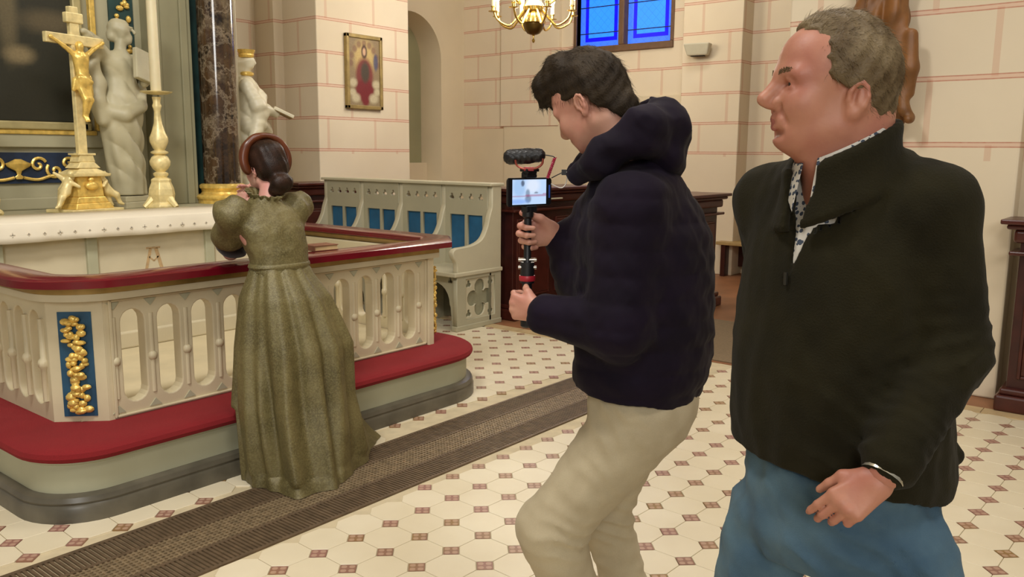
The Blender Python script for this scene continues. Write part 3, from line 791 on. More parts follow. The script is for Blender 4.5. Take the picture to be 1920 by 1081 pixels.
for s_ in (-1, 1):
    f.cap((s_*.035, -.05, 1.015), (s_*.11, -.042, 1.07), .019, .014, .014); f.cap((s_*.11, -.042, 1.07), (s_*.185, -.034, 1.115), .014, .010, .008); f.ell((s_*.192, -.034, 1.12), (.016, .011, .013), .006)
    f.cap((s_*.022, -.055, .83), (s_*.016+.01, -.085, .735), .029, .022, .014); f.cap((s_*.016+.01, -.085, .735), (s_*.008, -.058, .63), .021, .012, .01); f.cap((s_*.008, -.06, .63), (s_*.008, -.08, .60), .012, .01, .008)
f.cap((.05, -.05, .88), (.066, -.045, .77), .022, .016, .02); f.cap((-.05, -.05, .86), (-.062, -.045, .80), .02, .014, .015); f.cap((-.04, -.078, .875), (.04, -.078, .85), .017, .02, .014); f.cap((-.03, -.08, .85), (.03, -.075, .815), .016, .016, .014)
sculpt('corpus', f, M_gold, cx)
# cherubs sitting against the pedestal
def cherub(sgn):
    f = Field((-.13, -.12, 0), (.13, .12, .28), .006)
    f.ell((-.055, 0, .225), (.028, .028, .032), .012); f.cap((-.04, 0, .19), (-.005, 0, .12), .026, .034, .02); f.cap((0, 0, .115), (.045, -.03, .085), .03, .022, .015); f.cap((.045, -.03, .085), (.07, -.03, .035), .02, .014, .012); f.cap((.07, -.03, .03), (.095, -.035, .02), .012, .01, .01)
    f.cap((0, .02, .11), (.02, .02, .05), .03, .02, .015); f.cap((.02, .02, .05), (.04, .01, .015), .018, .012, .01); f.cap((-.03, -.025, .18), (-.07, -.05, .15), .016, .012, .01); f.cap((-.03, .025, .18), (.0, .05, .13), .016, .012, .01)
    f.cap((-.02, .03, .2), (.03, .05, .24), .018, .01, .012)
    me = net_mesh('cherub', f.net())
    if sgn < 0: me.transform(Matrix.Scale(-1, 4, (1, 0, 0))); me.flip_normals()
    return me
for s_ in (-1, 1): link('cherub', cherub(s_), M_gold2, cx, (s_*.165, -.02, .02))

# ---- candlesticks
def candlestick(loc, label, lit_top=.66):
    c = empty('candlestick', loc, R(20), label, 'candlestick', 'tall gilded altar candlesticks')
    for k in range(3):
        a = 2*PI*k/3+.5
        MB().tube(cr_path([(.05*math.cos(a), .05*math.sin(a), .09), (.085*math.cos(a), .085*math.sin(a), .05), (.125*math.cos(a), .125*math.sin(a), .012)], 4), [.03]*4+[.026, .024, .022, .02, .018], 8).build('scroll_foot', M_gold2, c, smooth=True)
    MB().lathe([(.10, 0), (.11, .012), (.105, .03), (.085, .045), (.09, .07), (.095, .10), (.09, .14), (.07, .19), (.075, .205), (.06, .215), (.035, .225)], (0, 0, 0), 6).build('foot', M_gold2, c, bevel=.006)
    MB().lathe([(.035, .22), (.05, .235), (.052, .25), (.03, .262), (.05, .28), (.068, .31), (.07, .335), (.055, .365), (.035, .38), (.058, .39), (.06, .40), (.034, .412), (.045, .43), (.062, .47), (.062, .50), (.045, .54), (.028, .60), (.02, .68), (.026, .70), (.032, .72), (.024, .74), (.03, .78)], (0, 0, 0), 18).build('baluster', M_gold2, c, smooth=True)
    MB().lathe([(.02, .795), (.07, .80), (.105, .812), (.108, .818), (.10, .818), (.03, .806)], (0, 0, 0), 22).build('drip_pan', M_gold2, c, smooth=True)
    MB().lathe([(.036, .806), (.036, .81), (.034, 1.44), (.03, 1.45), (.01, 1.446)], (0, 0, 0), 18).build('candle', mat('ivory_wax', '#d8cba4', .5, var=.04, Subsurface_Weight=.1), c, smooth=True)
    MB().tube([(0, 0, 1.445), (.001, 0, 1.46), (.004, 0, 1.468)], .0015, 5).build('wick', M_pit, c)
    return c
candlestick((3.17, 5.76, 1.115), 'tall gilded candlestick with ivory candle right of the altar crucifix')
candlestick((2.03, 5.80, 1.115), 'gilded candlestick cut by the left edge, left of the altar crucifix')

# ---- stone figure with tablet
M_stone = mat('grey_green_stucco', '#b3ab8c', .5, var=.1, scale=6, bump=.15, bscale=30)
M_stone2 = mat('white_stucco', '#d6cdb0', .4, var=.08, scale=6)
def drapery(z, a): return .012*np.sin(a*7+z*9)+.008*np.sin(a*13-z*17+1)+.006*np.sin(z*34+a*3)
s1 = empty('statue', (3.06, 6.04, 1.115), R(20), 'grey draped stone statue holding a tablet beside the tall candle', 'statue')
MB().box((-.13, -.11, 0), (.13, .11, .045)).box((-.12, -.10, .045), (.12, .10, .085)).build('pedestal', M_stone, s1, bevel=.005)
f = Field((-.42, -.26, .08), (.30, .22, 1.40), .0075)
def robe(z, a):
    fr = np.clip(-np.sin(a)+.25, 0, 1)
    ph_ = z*36+5.0*np.cos(a+.35)
    return (.015*(np.abs(np.sin(ph_*.5))**.7*2-1.1)*fr*np.clip((z-.16)*6, 0, 1)+.009*np.sin(a*9+z*2)*(1-fr*.6)+.012*np.sin(a*8+1)*np.clip(.3-z, 0, .3)*3)*np.clip(1.3-z, .2, 1)
f.rings([(.09, .02, 0, .125, .105), (.2, .01, 0, .128, .112), (.4, -.01, 0, .14, .115), (.6, -.03, -.01, .155, .125), (.76, -.02, -.01, .15, .12), (.90, 0, 0, .12, .095), (1.04, .0, 0, .14, .09), (1.10, 0, 0, .065, .055)], .02, fold=robe)
f.chain([(-.19, -.02, .68), (-.10, -.12, .655), (.04, -.13, .72), (.14, -.05, .84), (.16, .02, .90)], [.05, .046, .042, .036, .03], .02)
f.chain([(-.13, 0, 1.05), (-.24, -.02, 1.13), (-.34, -.06, 1.17)], [.055, .048, .034], .03); f.ell((-.365, -.07, 1.185), (.032, .024, .022), .01)     # outstretched right arm
f.chain([(-.20, .0, 1.10), (-.24, .01, .98), (-.21, .0, .86), (-.24, -.01, .74), (-.20, -.02, .62)], [.035, .045, .055, .055, .05], .025)
f.chain([(.12, 0, 1.04), (.18, -.06, .92), (.08, -.14, .88)], [.052, .042, .028], .02)
f.cap((0, -.01, 1.07), (.005, -.02, 1.16), .042, .038, .02); f.ell((.012, -.025, 1.245), (.056, .062, .072), .012); f.ell((.035, -.055, 1.19), (.032, .03, .045), .015); f.cap((.055, -.078, 1.25), (.066, -.09, 1.228), .009, .012, .006); f.ell((.05, -.07, 1.265), (.02, .022, .008), .008)
f.ell((-.002, .0, 1.265), (.062, .066, .058), .015); f.ell((-.03, .02, 1.21), (.035, .04, .05), .015)
f.disp(lambda x, y, z: .003*np.sin(x*70+z*50)*np.sin(z*80+y*40)*(z > 1.15))
sculpt('figure', f, M_stone, s1)
MB().box((-.085, -.018, -.11), (.085, .018, .11)).build('tablet', M_stone, s1, loc=(.045, -.165, 1.0), rot=(R(-8), R(12), R(4)), bevel=.008)
# ---- white figure with gilt crown and book at the right edge of the retable
s2 = empty('statue', (4.33, 6.40, 1.12), R(60), 'white stucco statue with gilded crown and open book right of the marble column', 'statue')
f = Field((-.30, -.40, .0), (.30, .25, 1.30), .0085)
f.rings([(0, 0, 0, .13, .12), (.15, 0, 0, .14, .13), (.4, 0, -.01, .15, .14), (.62, 0, -.02, .17, .15), (.8, 0, 0, .14, .12), (.95, 0, 0, .155, .10), (1.02, 0, 0, .07, .06)], .02, fold=lambda z, a: robe(z+.05, a+1.0)*1.3)
f.chain([(.13, 0, .95), (.17, -.10, .78), (.08, -.24, .74)], [.055, .05, .03], .03); f.chain([(-.13, 0, .95), (-.18, -.08, .78), (-.05, -.24, .72)], [.055, .06, .03], .03)
f.chain([(.12, -.02, 1.0), (.0, -.12, .86), (-.14, -.10, .72), (-.2, -.04, .5)], [.04, .05, .06, .05], .03); f.chain([(-.12, -.12, .62), (.02, -.16, .58), (.14, -.1, .66)], [.04, .045, .03], .03)
f.cap((0, 0, 1.0), (0, -.01, 1.08), .042, .036, .02); f.ell((0, -.02, 1.15), (.055, .065, .072), .012); f.ell((0, -.085, 1.14), (.011, .014, .017), .008)
f.cap((0, .05, 1.14), (0, .06, 1.0), .05, .03, .02)
f.disp(lambda x, y, z: .004*np.sin(x*50+z*40)*np.sin(z*60+y*30))
sculpt('figure', f, M_stone2, s2)
MB().lathe([(.058, 0), (.066, .02), (.062, .03), (.075, .065), (.06, .06), (.05, .02)], (0, -.015, 1.185), 14).build('crown', M_gold, s2, smooth=True)
MB().lathe([(.05, 0), (.062, .01), (.062, .025), (.045, .035)], (0, -.01, 1.035), 14).build('gilt_collar', M_gold, s2, smooth=True)
MB().box((-.11, -.09, -.014), (.11, .09, .014)).build('book', M_stone2, s2, loc=(0, -.30, .735), rot=(R(25), 0, 0), bevel=.006)
MB().box((-.10, -.085, -.018), (.10, .085, -.0145)).build('book_cover', mat('gilt_brown_cover', '#8a6a30', .5, .3), s2, loc=(0, -.30, .735), rot=(R(25), 0, 0))
# ================================================================== STALLS, PEWS, WINDOW, CHANDELIER, PICTURE ...
M_stall = mat('stall_grey_white_paint', '#aaa48a', .5, var=.06, scale=4)
M_stallw = mat('stall_light_trim', '#c0b89c', .45, var=.05, scale=4)
M_stallblue = mat('stall_blue_panel', '#1f5a80', .55, var=.22, scale=6)
M_wood = mat('dark_mahogany', '#3a1712', .32, var=.3, scale=9, bump=.1, bscale=40)
M_wood2 = mat('mahogany_moulding', '#471d15', .3, var=.25, scale=9)
SB = .565; SY0 = 4.83
cs = empty('choir_stall', (5.55, SY0, 0), 0, 'grey white four seat choir stall with blue back panels and quatrefoil end', 'choir stall')
def trefoil(c, r):
    out = []
    for k in range(3):
        a = 90+120*k; cc = (c[0]+r*.55*math.cos(R(a)), c[1]+r*.55*math.sin(R(a))); out += arc(cc, r*.52, a-115, a+115, 6)
    return out
def quatre(c, r):
    out = []
    for k in range(4):
        a = 90*k; cc = (c[0]+r*.58*math.cos(R(a)), c[1]+r*.58*math.sin(R(a))); out += arc(cc, r*.42, a-128, a+128, 9)
    return out
side = [(5.86, .50), (5.86, 1.245), (5.735, 1.245), (5.735, 1.06)] + [tuple(v[:2]) for v in cr_path([(5.725, 1.03, 0), (5.70, .97, 0), (5.67, .88, 0), (5.60, .78, 0), (5.47, .735, 0), (5.30, .725, 0)], 4)] + \
       [tuple(v[:2]) for v in cr_path([(5.29, .725, 0), (5.245, .715, 0), (5.222, .685, 0), (5.235, .64, 0), (5.272, .59, 0), (5.275, .50, 0)], 3)]
for k in range(5):
    y = SY0+SB*k
    rel(link('arm_panel', xf(plate([side], .055, .008), Matrix.Translation((0, y+.028, 0)) @ XZ), M_stallw, cs), cs)
# end panel with quatrefoil tracery
endp = plate([[(5.27, .02), (5.86, .02), (5.86, .475), (5.27, .475)], [(5.385, .09), (5.775, .09), (5.775, .445), (5.385, .445)]], .05, .004)
rel(link('end_panel', xf(endp, Matrix.Translation((0, SY0+.025, 0)) @ XZ), M_stall, cs), cs)
tr = plate([[(5.38, .085), (5.78, .085), (5.78, .45), (5.38, .45)], quatre((5.58, .267), .165)] + [trefoil((5.58+sx*.145, .267+sz*.13), .034) for sx in (-1, 1) for sz in (-1, 1)], .018, .003)
rel(link('quatrefoil_tracery', xf(tr, Matrix.Translation((0, SY0+.022, 0)) @ XZ), M_stallw, cs), cs)
sub(MB().box((5.38, SY0+.036, .085), (5.78, SY0+.045, .45)), 'tracery_ground', mat('stall_darker_ground', '#8d8a70', .7), cs)  # darker grey-green ground behind the tracery
for k in range(5): 
    if k: sub(MB().box((5.30, SY0+SB*k, 0), (5.86, SY0+SB*k+.055, .48)), 'stall_support', M_stall, cs)
sub(MB().box((5.235, SY0-.012, .475), (5.87, SY0+SB*4+.06, .512)), 'seat_board', M_stallw, cs, bevel=.008)
sub(MB().box((5.26, SY0-.006, 0), (5.865, SY0+.058, .045)), 'base_moulding', M_stall, cs, bevel=.006)
for k in range(4):
    y0 = SY0+SB*k+.055; y1 = SY0+SB*(k+1); cyk = (y0+y1)/2
    holes = [[(y0+.06, .56), (cyk-.018, .56), (cyk-.018, .97), (y0+.06, .97)], [(cyk+.018, .56), (y1-.06, .56), (y1-.06, .97), (cyk+.018, .97)]]
    holes += [trefoil((y0+.08+.117*q, 1.13), .030) for q in range(4)]
    bp = plate([[(y0, .51), (y1, .51), (y1, 1.235), (y0, 1.235)]] + holes, .03, .003)
    rel(link('back_panel', xf(bp, Matrix.Translation((5.745, 0, 0)) @ YZ), M_stall, cs), cs)
    for a, b in ((y0+.05, cyk-.012), (cyk+.012, y1-.05)):
        sub(MB().box((5.752, a, .55), (5.768, b, .98)), 'blue_panel', M_stallblue, cs)
    # openwork apron under the seat
    ap = [(y0, .0), (y0+.04, .0), (y0+.06, .2)] + arc((cyk, .22), (y1-y0)/2-.07, 180, 0, 12) + [(y1-.06, .2), (y1-.04, 0), (y1, 0), (y1, .475), (y0, .475)]
    hs = [trefoil((cyk+dx, .43), .026) for dx in (-.19, -.0, .19)]
    rel(link('apron', xf(plate([ap]+hs, .03, .003), Matrix.Translation((5.325, 0, 0)) @ YZ), M_stall, cs), cs)
sub(MB().box((5.70, SY0-.012, 1.235), (5.885, SY0+SB*4+.065, 1.262)), 'cap_moulding', M_stallw, cs, bevel=.007)
sub(MB().box((5.70, SY0, .02), (5.72, SY0+SB*4, .47)), 'under_seat_board', mat('stall_dark_inside', '#6e6a54', .7), cs)

# ---- pews and wood panelling
def panelled(name, label, lo, hi, axis, cat='pew', n=3, returns=True):
    """panelled dark wood front; axis = 'x' front faces -Y, 'y' front faces -X"""
    e = empty(name, (lo[0], lo[1], 0), 0, label, cat)
    L = (hi[0]-lo[0]) if axis == 'x' else (hi[1]-lo[1]); D = (hi[1]-lo[1]) if axis == 'x' else (hi[0]-lo[0]); H_ = hi[2]
    T = (lambda a, b, z: (a, b, z)) if axis == 'x' else (lambda a, b, z: (b, a, z))
    def bx(nm, a0, a1, b0, b1, z0, z1, m=M_wood, bev=.006):
        p, q = T(a0, b0, z0), T(a1, b1, z1); return MB().box([min(p[i], q[i]) for i in range(3)], [max(p[i], q[i]) for i in range(3)]).build(nm, m, e, bevel=bev)
    bx('body', 0, L, .03, D, .0, H_-.05)
    bx('base_plinth', -.05, L+.05, -.04, D+.03, 0, .10, M_wood2, .015)
    bx('base_moulding', -.03, L+.03, -.015, D+.01, .10, .14, M_wood2, .012)
    bx('cornice', -.10, L+.10, -.08, D+.06, H_-.03, H_, M_wood2, .008)
    bx('cornice_step', -.07, L+.07, -.05, D+.04, H_-.06, H_-.03, M_wood2, .012)
    bx('cornice_step', -.035, L+.035, -.02, D+.02, H_-.14, H_-.06, M_wood2, .02)
    bx('necking', -.05, L+.05, -.03, D+.03, H_-.215, H_-.19, M_wood2, .008)
    w_ = L/n
    for k in range(n):
        for z0, z1 in ((.22, H_-.30),):
            a0, a1 = k*w_+.07, (k+1)*w_-.07
            bx('raised_panel', a0, a1, .012, .04, z0, z1, M_wood2, .012)
            for q in ((a0-.02, a0, z0-.02, z1+.02), (a1, a1+.02, z0-.02, z1+.02), (a0, a1, z0-.02, z0), (a0, a1, z1, z1+.02)): bx('panel_moulding', q[0], q[1], .015, .04, q[2], q[3], M_wood2, .006)
    return e
panelled('pew_front', 'dark mahogany pew front behind the camera rig beside the choir stall', (6.0, 4.78), (7.2, 5.1, 1.21), 'x', n=2)
MB().box((.36, -.082, 1.10), (.62, -.05, 1.112)).build('pale_ledge_strip', M_stallw, [o for o in bpy.data.objects if o.name == 'pew_front'][0], bevel=.002)
panelled('pew_front', 'dark mahogany pew end with stepped cornice behind the young man', (6.6, 3.72), (7.98, 4.05, 1.145), 'x', n=3)
panelled('pew_front', 'dark mahogany pew front at the right edge behind the older man', (5.77, -1.6), (6.0-.012, .78, 1.165), 'y', n=3)
panelled('choir_panelling', 'dark wood panelling beyond the far end of the choir stall', (5.6, 7.35), (6.35, 7.6, 1.2), 'x', 'panelling', n=1)
# small white cable end and ledge lying on the pew
# ---- light wooden bench
be = empty('bench', (10.2, 3.9, 0), 0, 'light brown wooden bench standing against the cream wall', 'bench')
M_oak = mat('light_oak', '#8a6a32', .5, var=.15, scale=5)
rb = lambda mb, nm, m, **kw: sub(mb, nm, m, be, **kw)
rb(MB().box((10.34, 3.6, .44), (10.38, 4.64, 1.03)), 'backrest', M_oak, bevel=.004)
rb(MB().box((10.325, 3.66, .92), (10.345, 4.58, .94)), 'backrest_rail', M_oak, bevel=.003)
rb(MB().box((9.95, 3.6, .40), (10.38, 4.68, .44)), 'seat', mat('oak_seat_edge', '#a58a58', .5, var=.1), bevel=.006)
for y in (3.62, 4.56): rb(MB().box((9.98, y, 0), (10.36, y+.06, .40)), 'bench_support', M_wood, bevel=.004)
rb(MB().box((10.3, 3.66, .1), (10.34, 4.56, .40)), 'back_board', M_wood)

# ---- blue leaded window
def blue_glass(name, c, e):
    t = NT(name); v = t.n('ShaderNodeTexVoronoi', feature='DISTANCE_TO_EDGE'); v.inputs['Scale'].default_value = 1.0
    mp = t.n('ShaderNodeMapping'); mp.inputs['Rotation'].default_value = (R(45), 0, 0); mp.inputs['Scale'].default_value = (12, 12, 12); t.put(mp.inputs[0], t.pos())
    s = t.n('ShaderNodeSeparateXYZ'); t.put(s.inputs[0], mp.outputs[0])
    fy = t.math('ABSOLUTE', t.math('SUBTRACT', t.math('FRACT', s.outputs[1]), .5)); fz = t.math('ABSOLUTE', t.math('SUBTRACT', t.math('FRACT', s.outputs[2]), .5))
    ln = t.math('GREATER_THAN', t.math('MAXIMUM', fy, fz), .46)
    c1 = srgb(c); cc = t.mix(t.math('MULTIPLY', ln, .35), c1, tuple(x*.35 for x in c1)); cc = t.mix(t.math('MULTIPLY', t.noise(2, 2, t.pos()), .3), cc, tuple(x*.6 for x in c1))
    t.put(t.b.inputs['Emission Color'], cc); t.b.inputs['Emission Strength'].default_value = e
    return t.done(cc, .15)
MGa = blue_glass('dusk_blue_glass', '#2a86ff', .95); MGb = blue_glass('light_blue_border_glass', '#3a70f0', .9); MGc = blue_glass('cobalt_border_glass', '#0808e8', .9)
win = empty('window_1', (XW, 6.43, wz0), 0); tag(win, 'leaded church window of blue glass in two lights behind the chandelier', None, kind='structure')
M_wf = mat('brown_window_frame', '#6a4e36', .6, var=.15)
wr = lambda mb, nm, m, **kw: sub(mb, nm, m, win, **kw)
ZT_ = 5.4
wr(MB().box((XW-.04, wy0-.05, wz0-.09), (XW+.2, wy1+.05, wz0)), 'frame_sill', M_wf, bevel=.01)
for y in (wy0-.05, wy1-.0): wr(MB().box((XW-.02, y, wz0), (XW+.2, y+.05, ZT_)), 'frame_jamb', M_wf, bevel=.008)
wr(MB().box((XW-.03, 6.385, wz0), (XW+.2, 6.475, ZT_)), 'mullion', M_wf, bevel=.015)
wr(MB().box((XW-.02, wy0-.05, ZT_-.06), (XW+.2, wy1+.05, ZT_)), 'frame_head', M_wf)
M_lead = mat('lead_came', '#16204a', .5)
for a, b in ((wy0, 6.385), (6.475, wy1)):
    g1, g2 = .085, .14
    # border glass pieces, cobalt strip, clear centre
    for (p, q, r_, s_) in ((a, b, wz0, wz0+g1), (a, a+g1, wz0+g1, ZT_), (b-g1, b, wz0+g1, ZT_)): wr(MB().box((XW+.09, p, r_), (XW+.10, q, s_)), 'pane', MGb)
    for (p, q, r_, s_) in ((a+g1, b-g1, wz0+g1, wz0+g2), (a+g1, a+g2, wz0+g2, ZT_), (b-g2, b-g1, wz0+g2, ZT_)): wr(MB().box((XW+.09, p, r_), (XW+.10, q, s_)), 'pane', MGc)
    zc = wz0+g2; k = 0
    while zc < ZT_-.1:
        z2 = min(zc+(.06 if k == 0 else .36), ZT_); wr(MB().box((XW+.09, a+g2, zc), (XW+.10, b-g2, z2)), 'pane', MGa)
        wr(MB().box((XW+.08, a, z2-.006), (XW+.105, b, z2+.006)), 'lead_came', M_lead); zc = z2; k += 1

# ---- chandelier
ch = empty('chandelier', (7.62, 5.84, 2.72), 0, 'brass chandelier with glowing candle bulbs hanging before the blue window', 'chandelier')
M_brass = mat('polished_brass', '#d8b766', .22, .9, var=.15, scale=15)
def bulb_mat():
    t = NT('glowing_bulb'); t.put(t.b.inputs['Emission Color'], (1, .86, .58)); t.b.inputs['Emission Strength'].default_value = 40
    return t.done((1, .9, .7), .3)
M_bulb = bulb_mat(); M_sleeve = mat('ivory_candle_sleeve', '#f0e2bc', .5, var=.03)
MB().lathe([(.004, 0), (.014, .01), (.018, .03), (.008, .045), (.01, .075), (.03, .09)], (0, 0, 0), 14).build('finial', M_brass, ch, smooth=True)
MB().lathe([(.03, .085), (.07, .10), (.10, .14), (.115, .19), (.115, .205)], (0, 0, 0), 24).build('lower_bowl', mat('dark_brass', '#6b5428', .3, .8), ch, smooth=True)
MB().lathe([(.115, .2), (.135, .21), (.13, .23), (.118, .27), (.10, .30), (.09, .32), (.115, .34), (.12, .38), (.085, .43), (.06, .5), (.075, .56), (.10, .6), (.08, .68), (.04, .74), (.03, 1.0), (.02, 3.9)], (0, 0, 0), 24).build('stem', M_brass, ch, smooth=True)
def arm(parent, ang, r, z0, zb, big=True):
    e = parent; ca, sa = math.cos(ang), math.sin(ang)
    P = lambda q, z: (q*ca, q*sa, z)
    a = MB().tube(cr_path([P(.09, z0), P(.2, z0-.12), P(r*.62, z0-.19), P(r*.9, z0-.13), P(r, z0-.02), P(r, zb)], 6), .012, 8).build('arm', M_brass, e, smooth=True)
    MB().lathe([(.012, 0), (.05, .006), (.052, .012), (.02, .016), (.018, .05), (.026, .055), (.026, .065)], P(r, zb), 14).build('drip_pan', M_brass, a, smooth=True)
    MB().lathe([(.022, .06), (.022, .17)], P(r, zb), 12).build('candle_sleeve', M_sleeve, a, smooth=True)
    MB().lathe([(.010, .165), (.026, .19), (.030, .22), (.022, .26), (.008, .30), (.002, .315)], P(r, zb), 12).build('bulb', M_bulb, a, smooth=True)
for k in range(8): arm(ch, R(10+45*k), .46, .36, .30)
for k in range(6): arm(ch, R(30+60*k), .30, .62, .55)
ld = bpy.data.lights.new('chandelier_glow', 'POINT'); ld.energy = 145; ld.color = (1, .95, .86); ld.shadow_soft_size = .4
lo_ = bpy.data.objects.new('chandelier_glow', ld); col.objects.link(lo_); lo_.parent = ch; lo_.location = (0, 0, .55)

# ---- wall loudspeaker
spk = empty('wall_speaker', (10.02, 5.06, 2.75), R(8), 'small pale wall loudspeaker on the pilaster beside the window', 'loudspeaker')
MB().add([(-.12, -.17, .145), (-.12, .17, .145), (.02, .17, .145), (.02, -.17, .145), (-.07, -.13, 0), (-.07, .13, 0), (.02, .13, 0), (.02, -.13, 0)], [(0, 1, 2, 3), (7, 6, 5, 4), (0, 4, 5, 1), (1, 5, 6, 2), (2, 6, 7, 3), (3, 7, 4, 0)]).build('cabinet', mat('pale_grey_plastic', '#c6bfa6', .5, var=.03), spk, bevel=.015)
MB().box((.01, -.05, .02), (.09, .05, .12)).build('bracket', M_pit, spk)
MB().box((-.05, -.09, -.008), (.0, .09, .002)).build('terminal_plate', M_pit, spk)

# ---- devotional picture on the pillar (generic figure)
pc = empty('framed_picture', (7.05, 7.985, 2.47), 0, 'framed devotional picture of a robed figure on the pillar', 'picture')
def icon(u, v):
    c = srgb((140, 120, 88))
    c = over(c, srgb((190, 164, 104)), blob(u, v, .5, .72, .32, .26, .6))
    for a in range(9):
        t = PI*(a/8); c = over(c, srgb((120, 84, 66)), .7*blob(u, v, .5+.42*math.cos(t), .62+.3*math.sin(t), .07, .05, .6))
    c = over(c, srgb((60, 70, 104)), .8*blob(u, v, .86, .66, .07, .12, .5))
    c = over(c, srgb((120, 52, 44)), blob(u, v, .5, .46, .27, .25, .35)); c = over(c, srgb((112, 26, 30)), blob(u, v, .5, .24, .3, .16, .35))
    c = over(c, srgb((62, 60, 44)), .9*blob(u, v, .52, .50, .13, .15, .5)); c = over(c, srgb((112, 26, 30)), blob(u, v, .52, .12, .13, .12, .5))
    c = over(c, srgb((72, 46, 34)), blob(u, v, .5, .80, .09, .10, .4)); c = over(c, srgb((205, 165, 130)), blob(u, v, .5, .80, .05, .055, .5))
    for cu, cv, r_ in ((.14, .34, .12), (.87, .33, .12), (.22, .12, .13), (.78, .12, .14), (.12, .2, .1), (.9, .22, .1)): c = over(c, srgb((196, 184, 150)), .85*blob(u, v, cu, cv, r_, r_*.5, .7))
    return c
picture('canvas', 48, 80, .50, .80, icon, paint_mat('faded_oil_painting', .55), pc, (0, -.022, 0))
M_pf = mat('worn_gilt_frame', '#a08a56', .4, .4, var=.2)
for lo, hi in (((-.285, -.04, -.435), (.285, .015, -.39)), ((-.285, -.04, .39), (.285, .015, .435)), ((-.285, -.04, -.435), (-.24, .015, .435)), ((.24, -.04, -.435), (.285, .015, .435))): MB().box(lo, hi).build('frame_bar', M_pf, pc, bevel=.008)
MB().box((-.25, -.02, -.40), (.25, .012, .40)).build('backing', M_pit, pc)

# ---- carved wooden figure on the near pillar
ws = empty('wooden_sculpture', (5.84, 1.62, 1.37), 0, 'brown carved wooden sculpture fixed to the pillar behind the older man', 'sculpture')
M_lime = mat('brown_limewood', '#7a4f26', .5, var=.3, scale=7, bump=.3, bscale=25)
f = Field((-.16, -.22, .30), (.16, .24, 1.4), .009)
f.rings([(.36, 0, -.04, .05, .06), (.45, 0, .0, .075, .11), (.6, 0, .03, .09, .15), (.8, 0, .05, .10, .17), (1.05, 0, .06, .10, .17), (1.35, 0, .06, .09, .15)], .02, fold=lambda z, a: .02*np.sin(a*5+z*6)+.012*np.sin(a*9-z*14)+.008*np.sin(z*26))
f.chain([(-.03, -.1, .62), (-.06, -.13, .45), (-.05, -.17, .40)], [.045, .035, .03], .025); f.ell((-.07, -.17, .385), (.045, .03, .028), .015)
f.chain([(-.06, .02, .55), (-.07, .06, .38)], [.05, .03], .02); f.chain([(-.05, -.14, .9), (-.06, -.15, .7), (-.03, -.15, .55)], [.04, .05, .03], .03)
sculpt('figure', f, M_lime, ws)
MB().box((.06, -.05, -1.36), (.145, .075, .5)).build('post', mat('pale_oak_post', '#9a6c34', .55, var=.2, scale=5), ws, bevel=.012)
# ================================================================== PEOPLE
def skin_mat(name, c, red):
    t = NT(name); o = t.obj(); n = t.ramp(t.noise(14, 4, o), .35, .65); n2 = t.noise(180, 3, o)
    cc = t.mix(n, srgb(c), srgb(red)); t.bump(n2, .12, .002)
    return t.done(cc, .5, Subsurface_Weight=.12, Subsurface_Radius=(.012, .005, .003), Subsurface_Scale=.5)
def cloth_mat(name, c, c2=None, rough=.9, weave=350, bump=.35, sheen=.2, var=.25, scale=9):
    t = NT(name); o = t.obj(); n = t.ramp(t.noise(scale, 4, o), .3, .7); w_ = t.noise(weave, 2, o)
    a = srgb(c); b = srgb(c2) if c2 else tuple(x*(1-var) for x in a)
    cc = t.mix(n, a, b); cc = t.mix(t.math('MULTIPLY', w_, .35), cc, tuple(x*.5 for x in a)); t.bump(w_, bump, .002)
    return t.done(cc, rough, Sheen_Weight=sheen*.5, Sheen_Roughness=.5, Specular_IOR_Level=.18)
M_skin1 = skin_mat('ruddy_skin', '#bb8269', '#ad6e5b'); M_skin2 = skin_mat('fair_skin', '#c8957e', '#bd806e'); M_skin3 = skin_mat('pale_skin', '#cf9f8a', '#c98a80')
M_lip = mat('lip_skin', '#9c5a50', .45)
M_eye = mat('eye_white', '#cfc6b8', .15, var=.03); M_iris = mat('brown_iris', '#2c2018', .1)

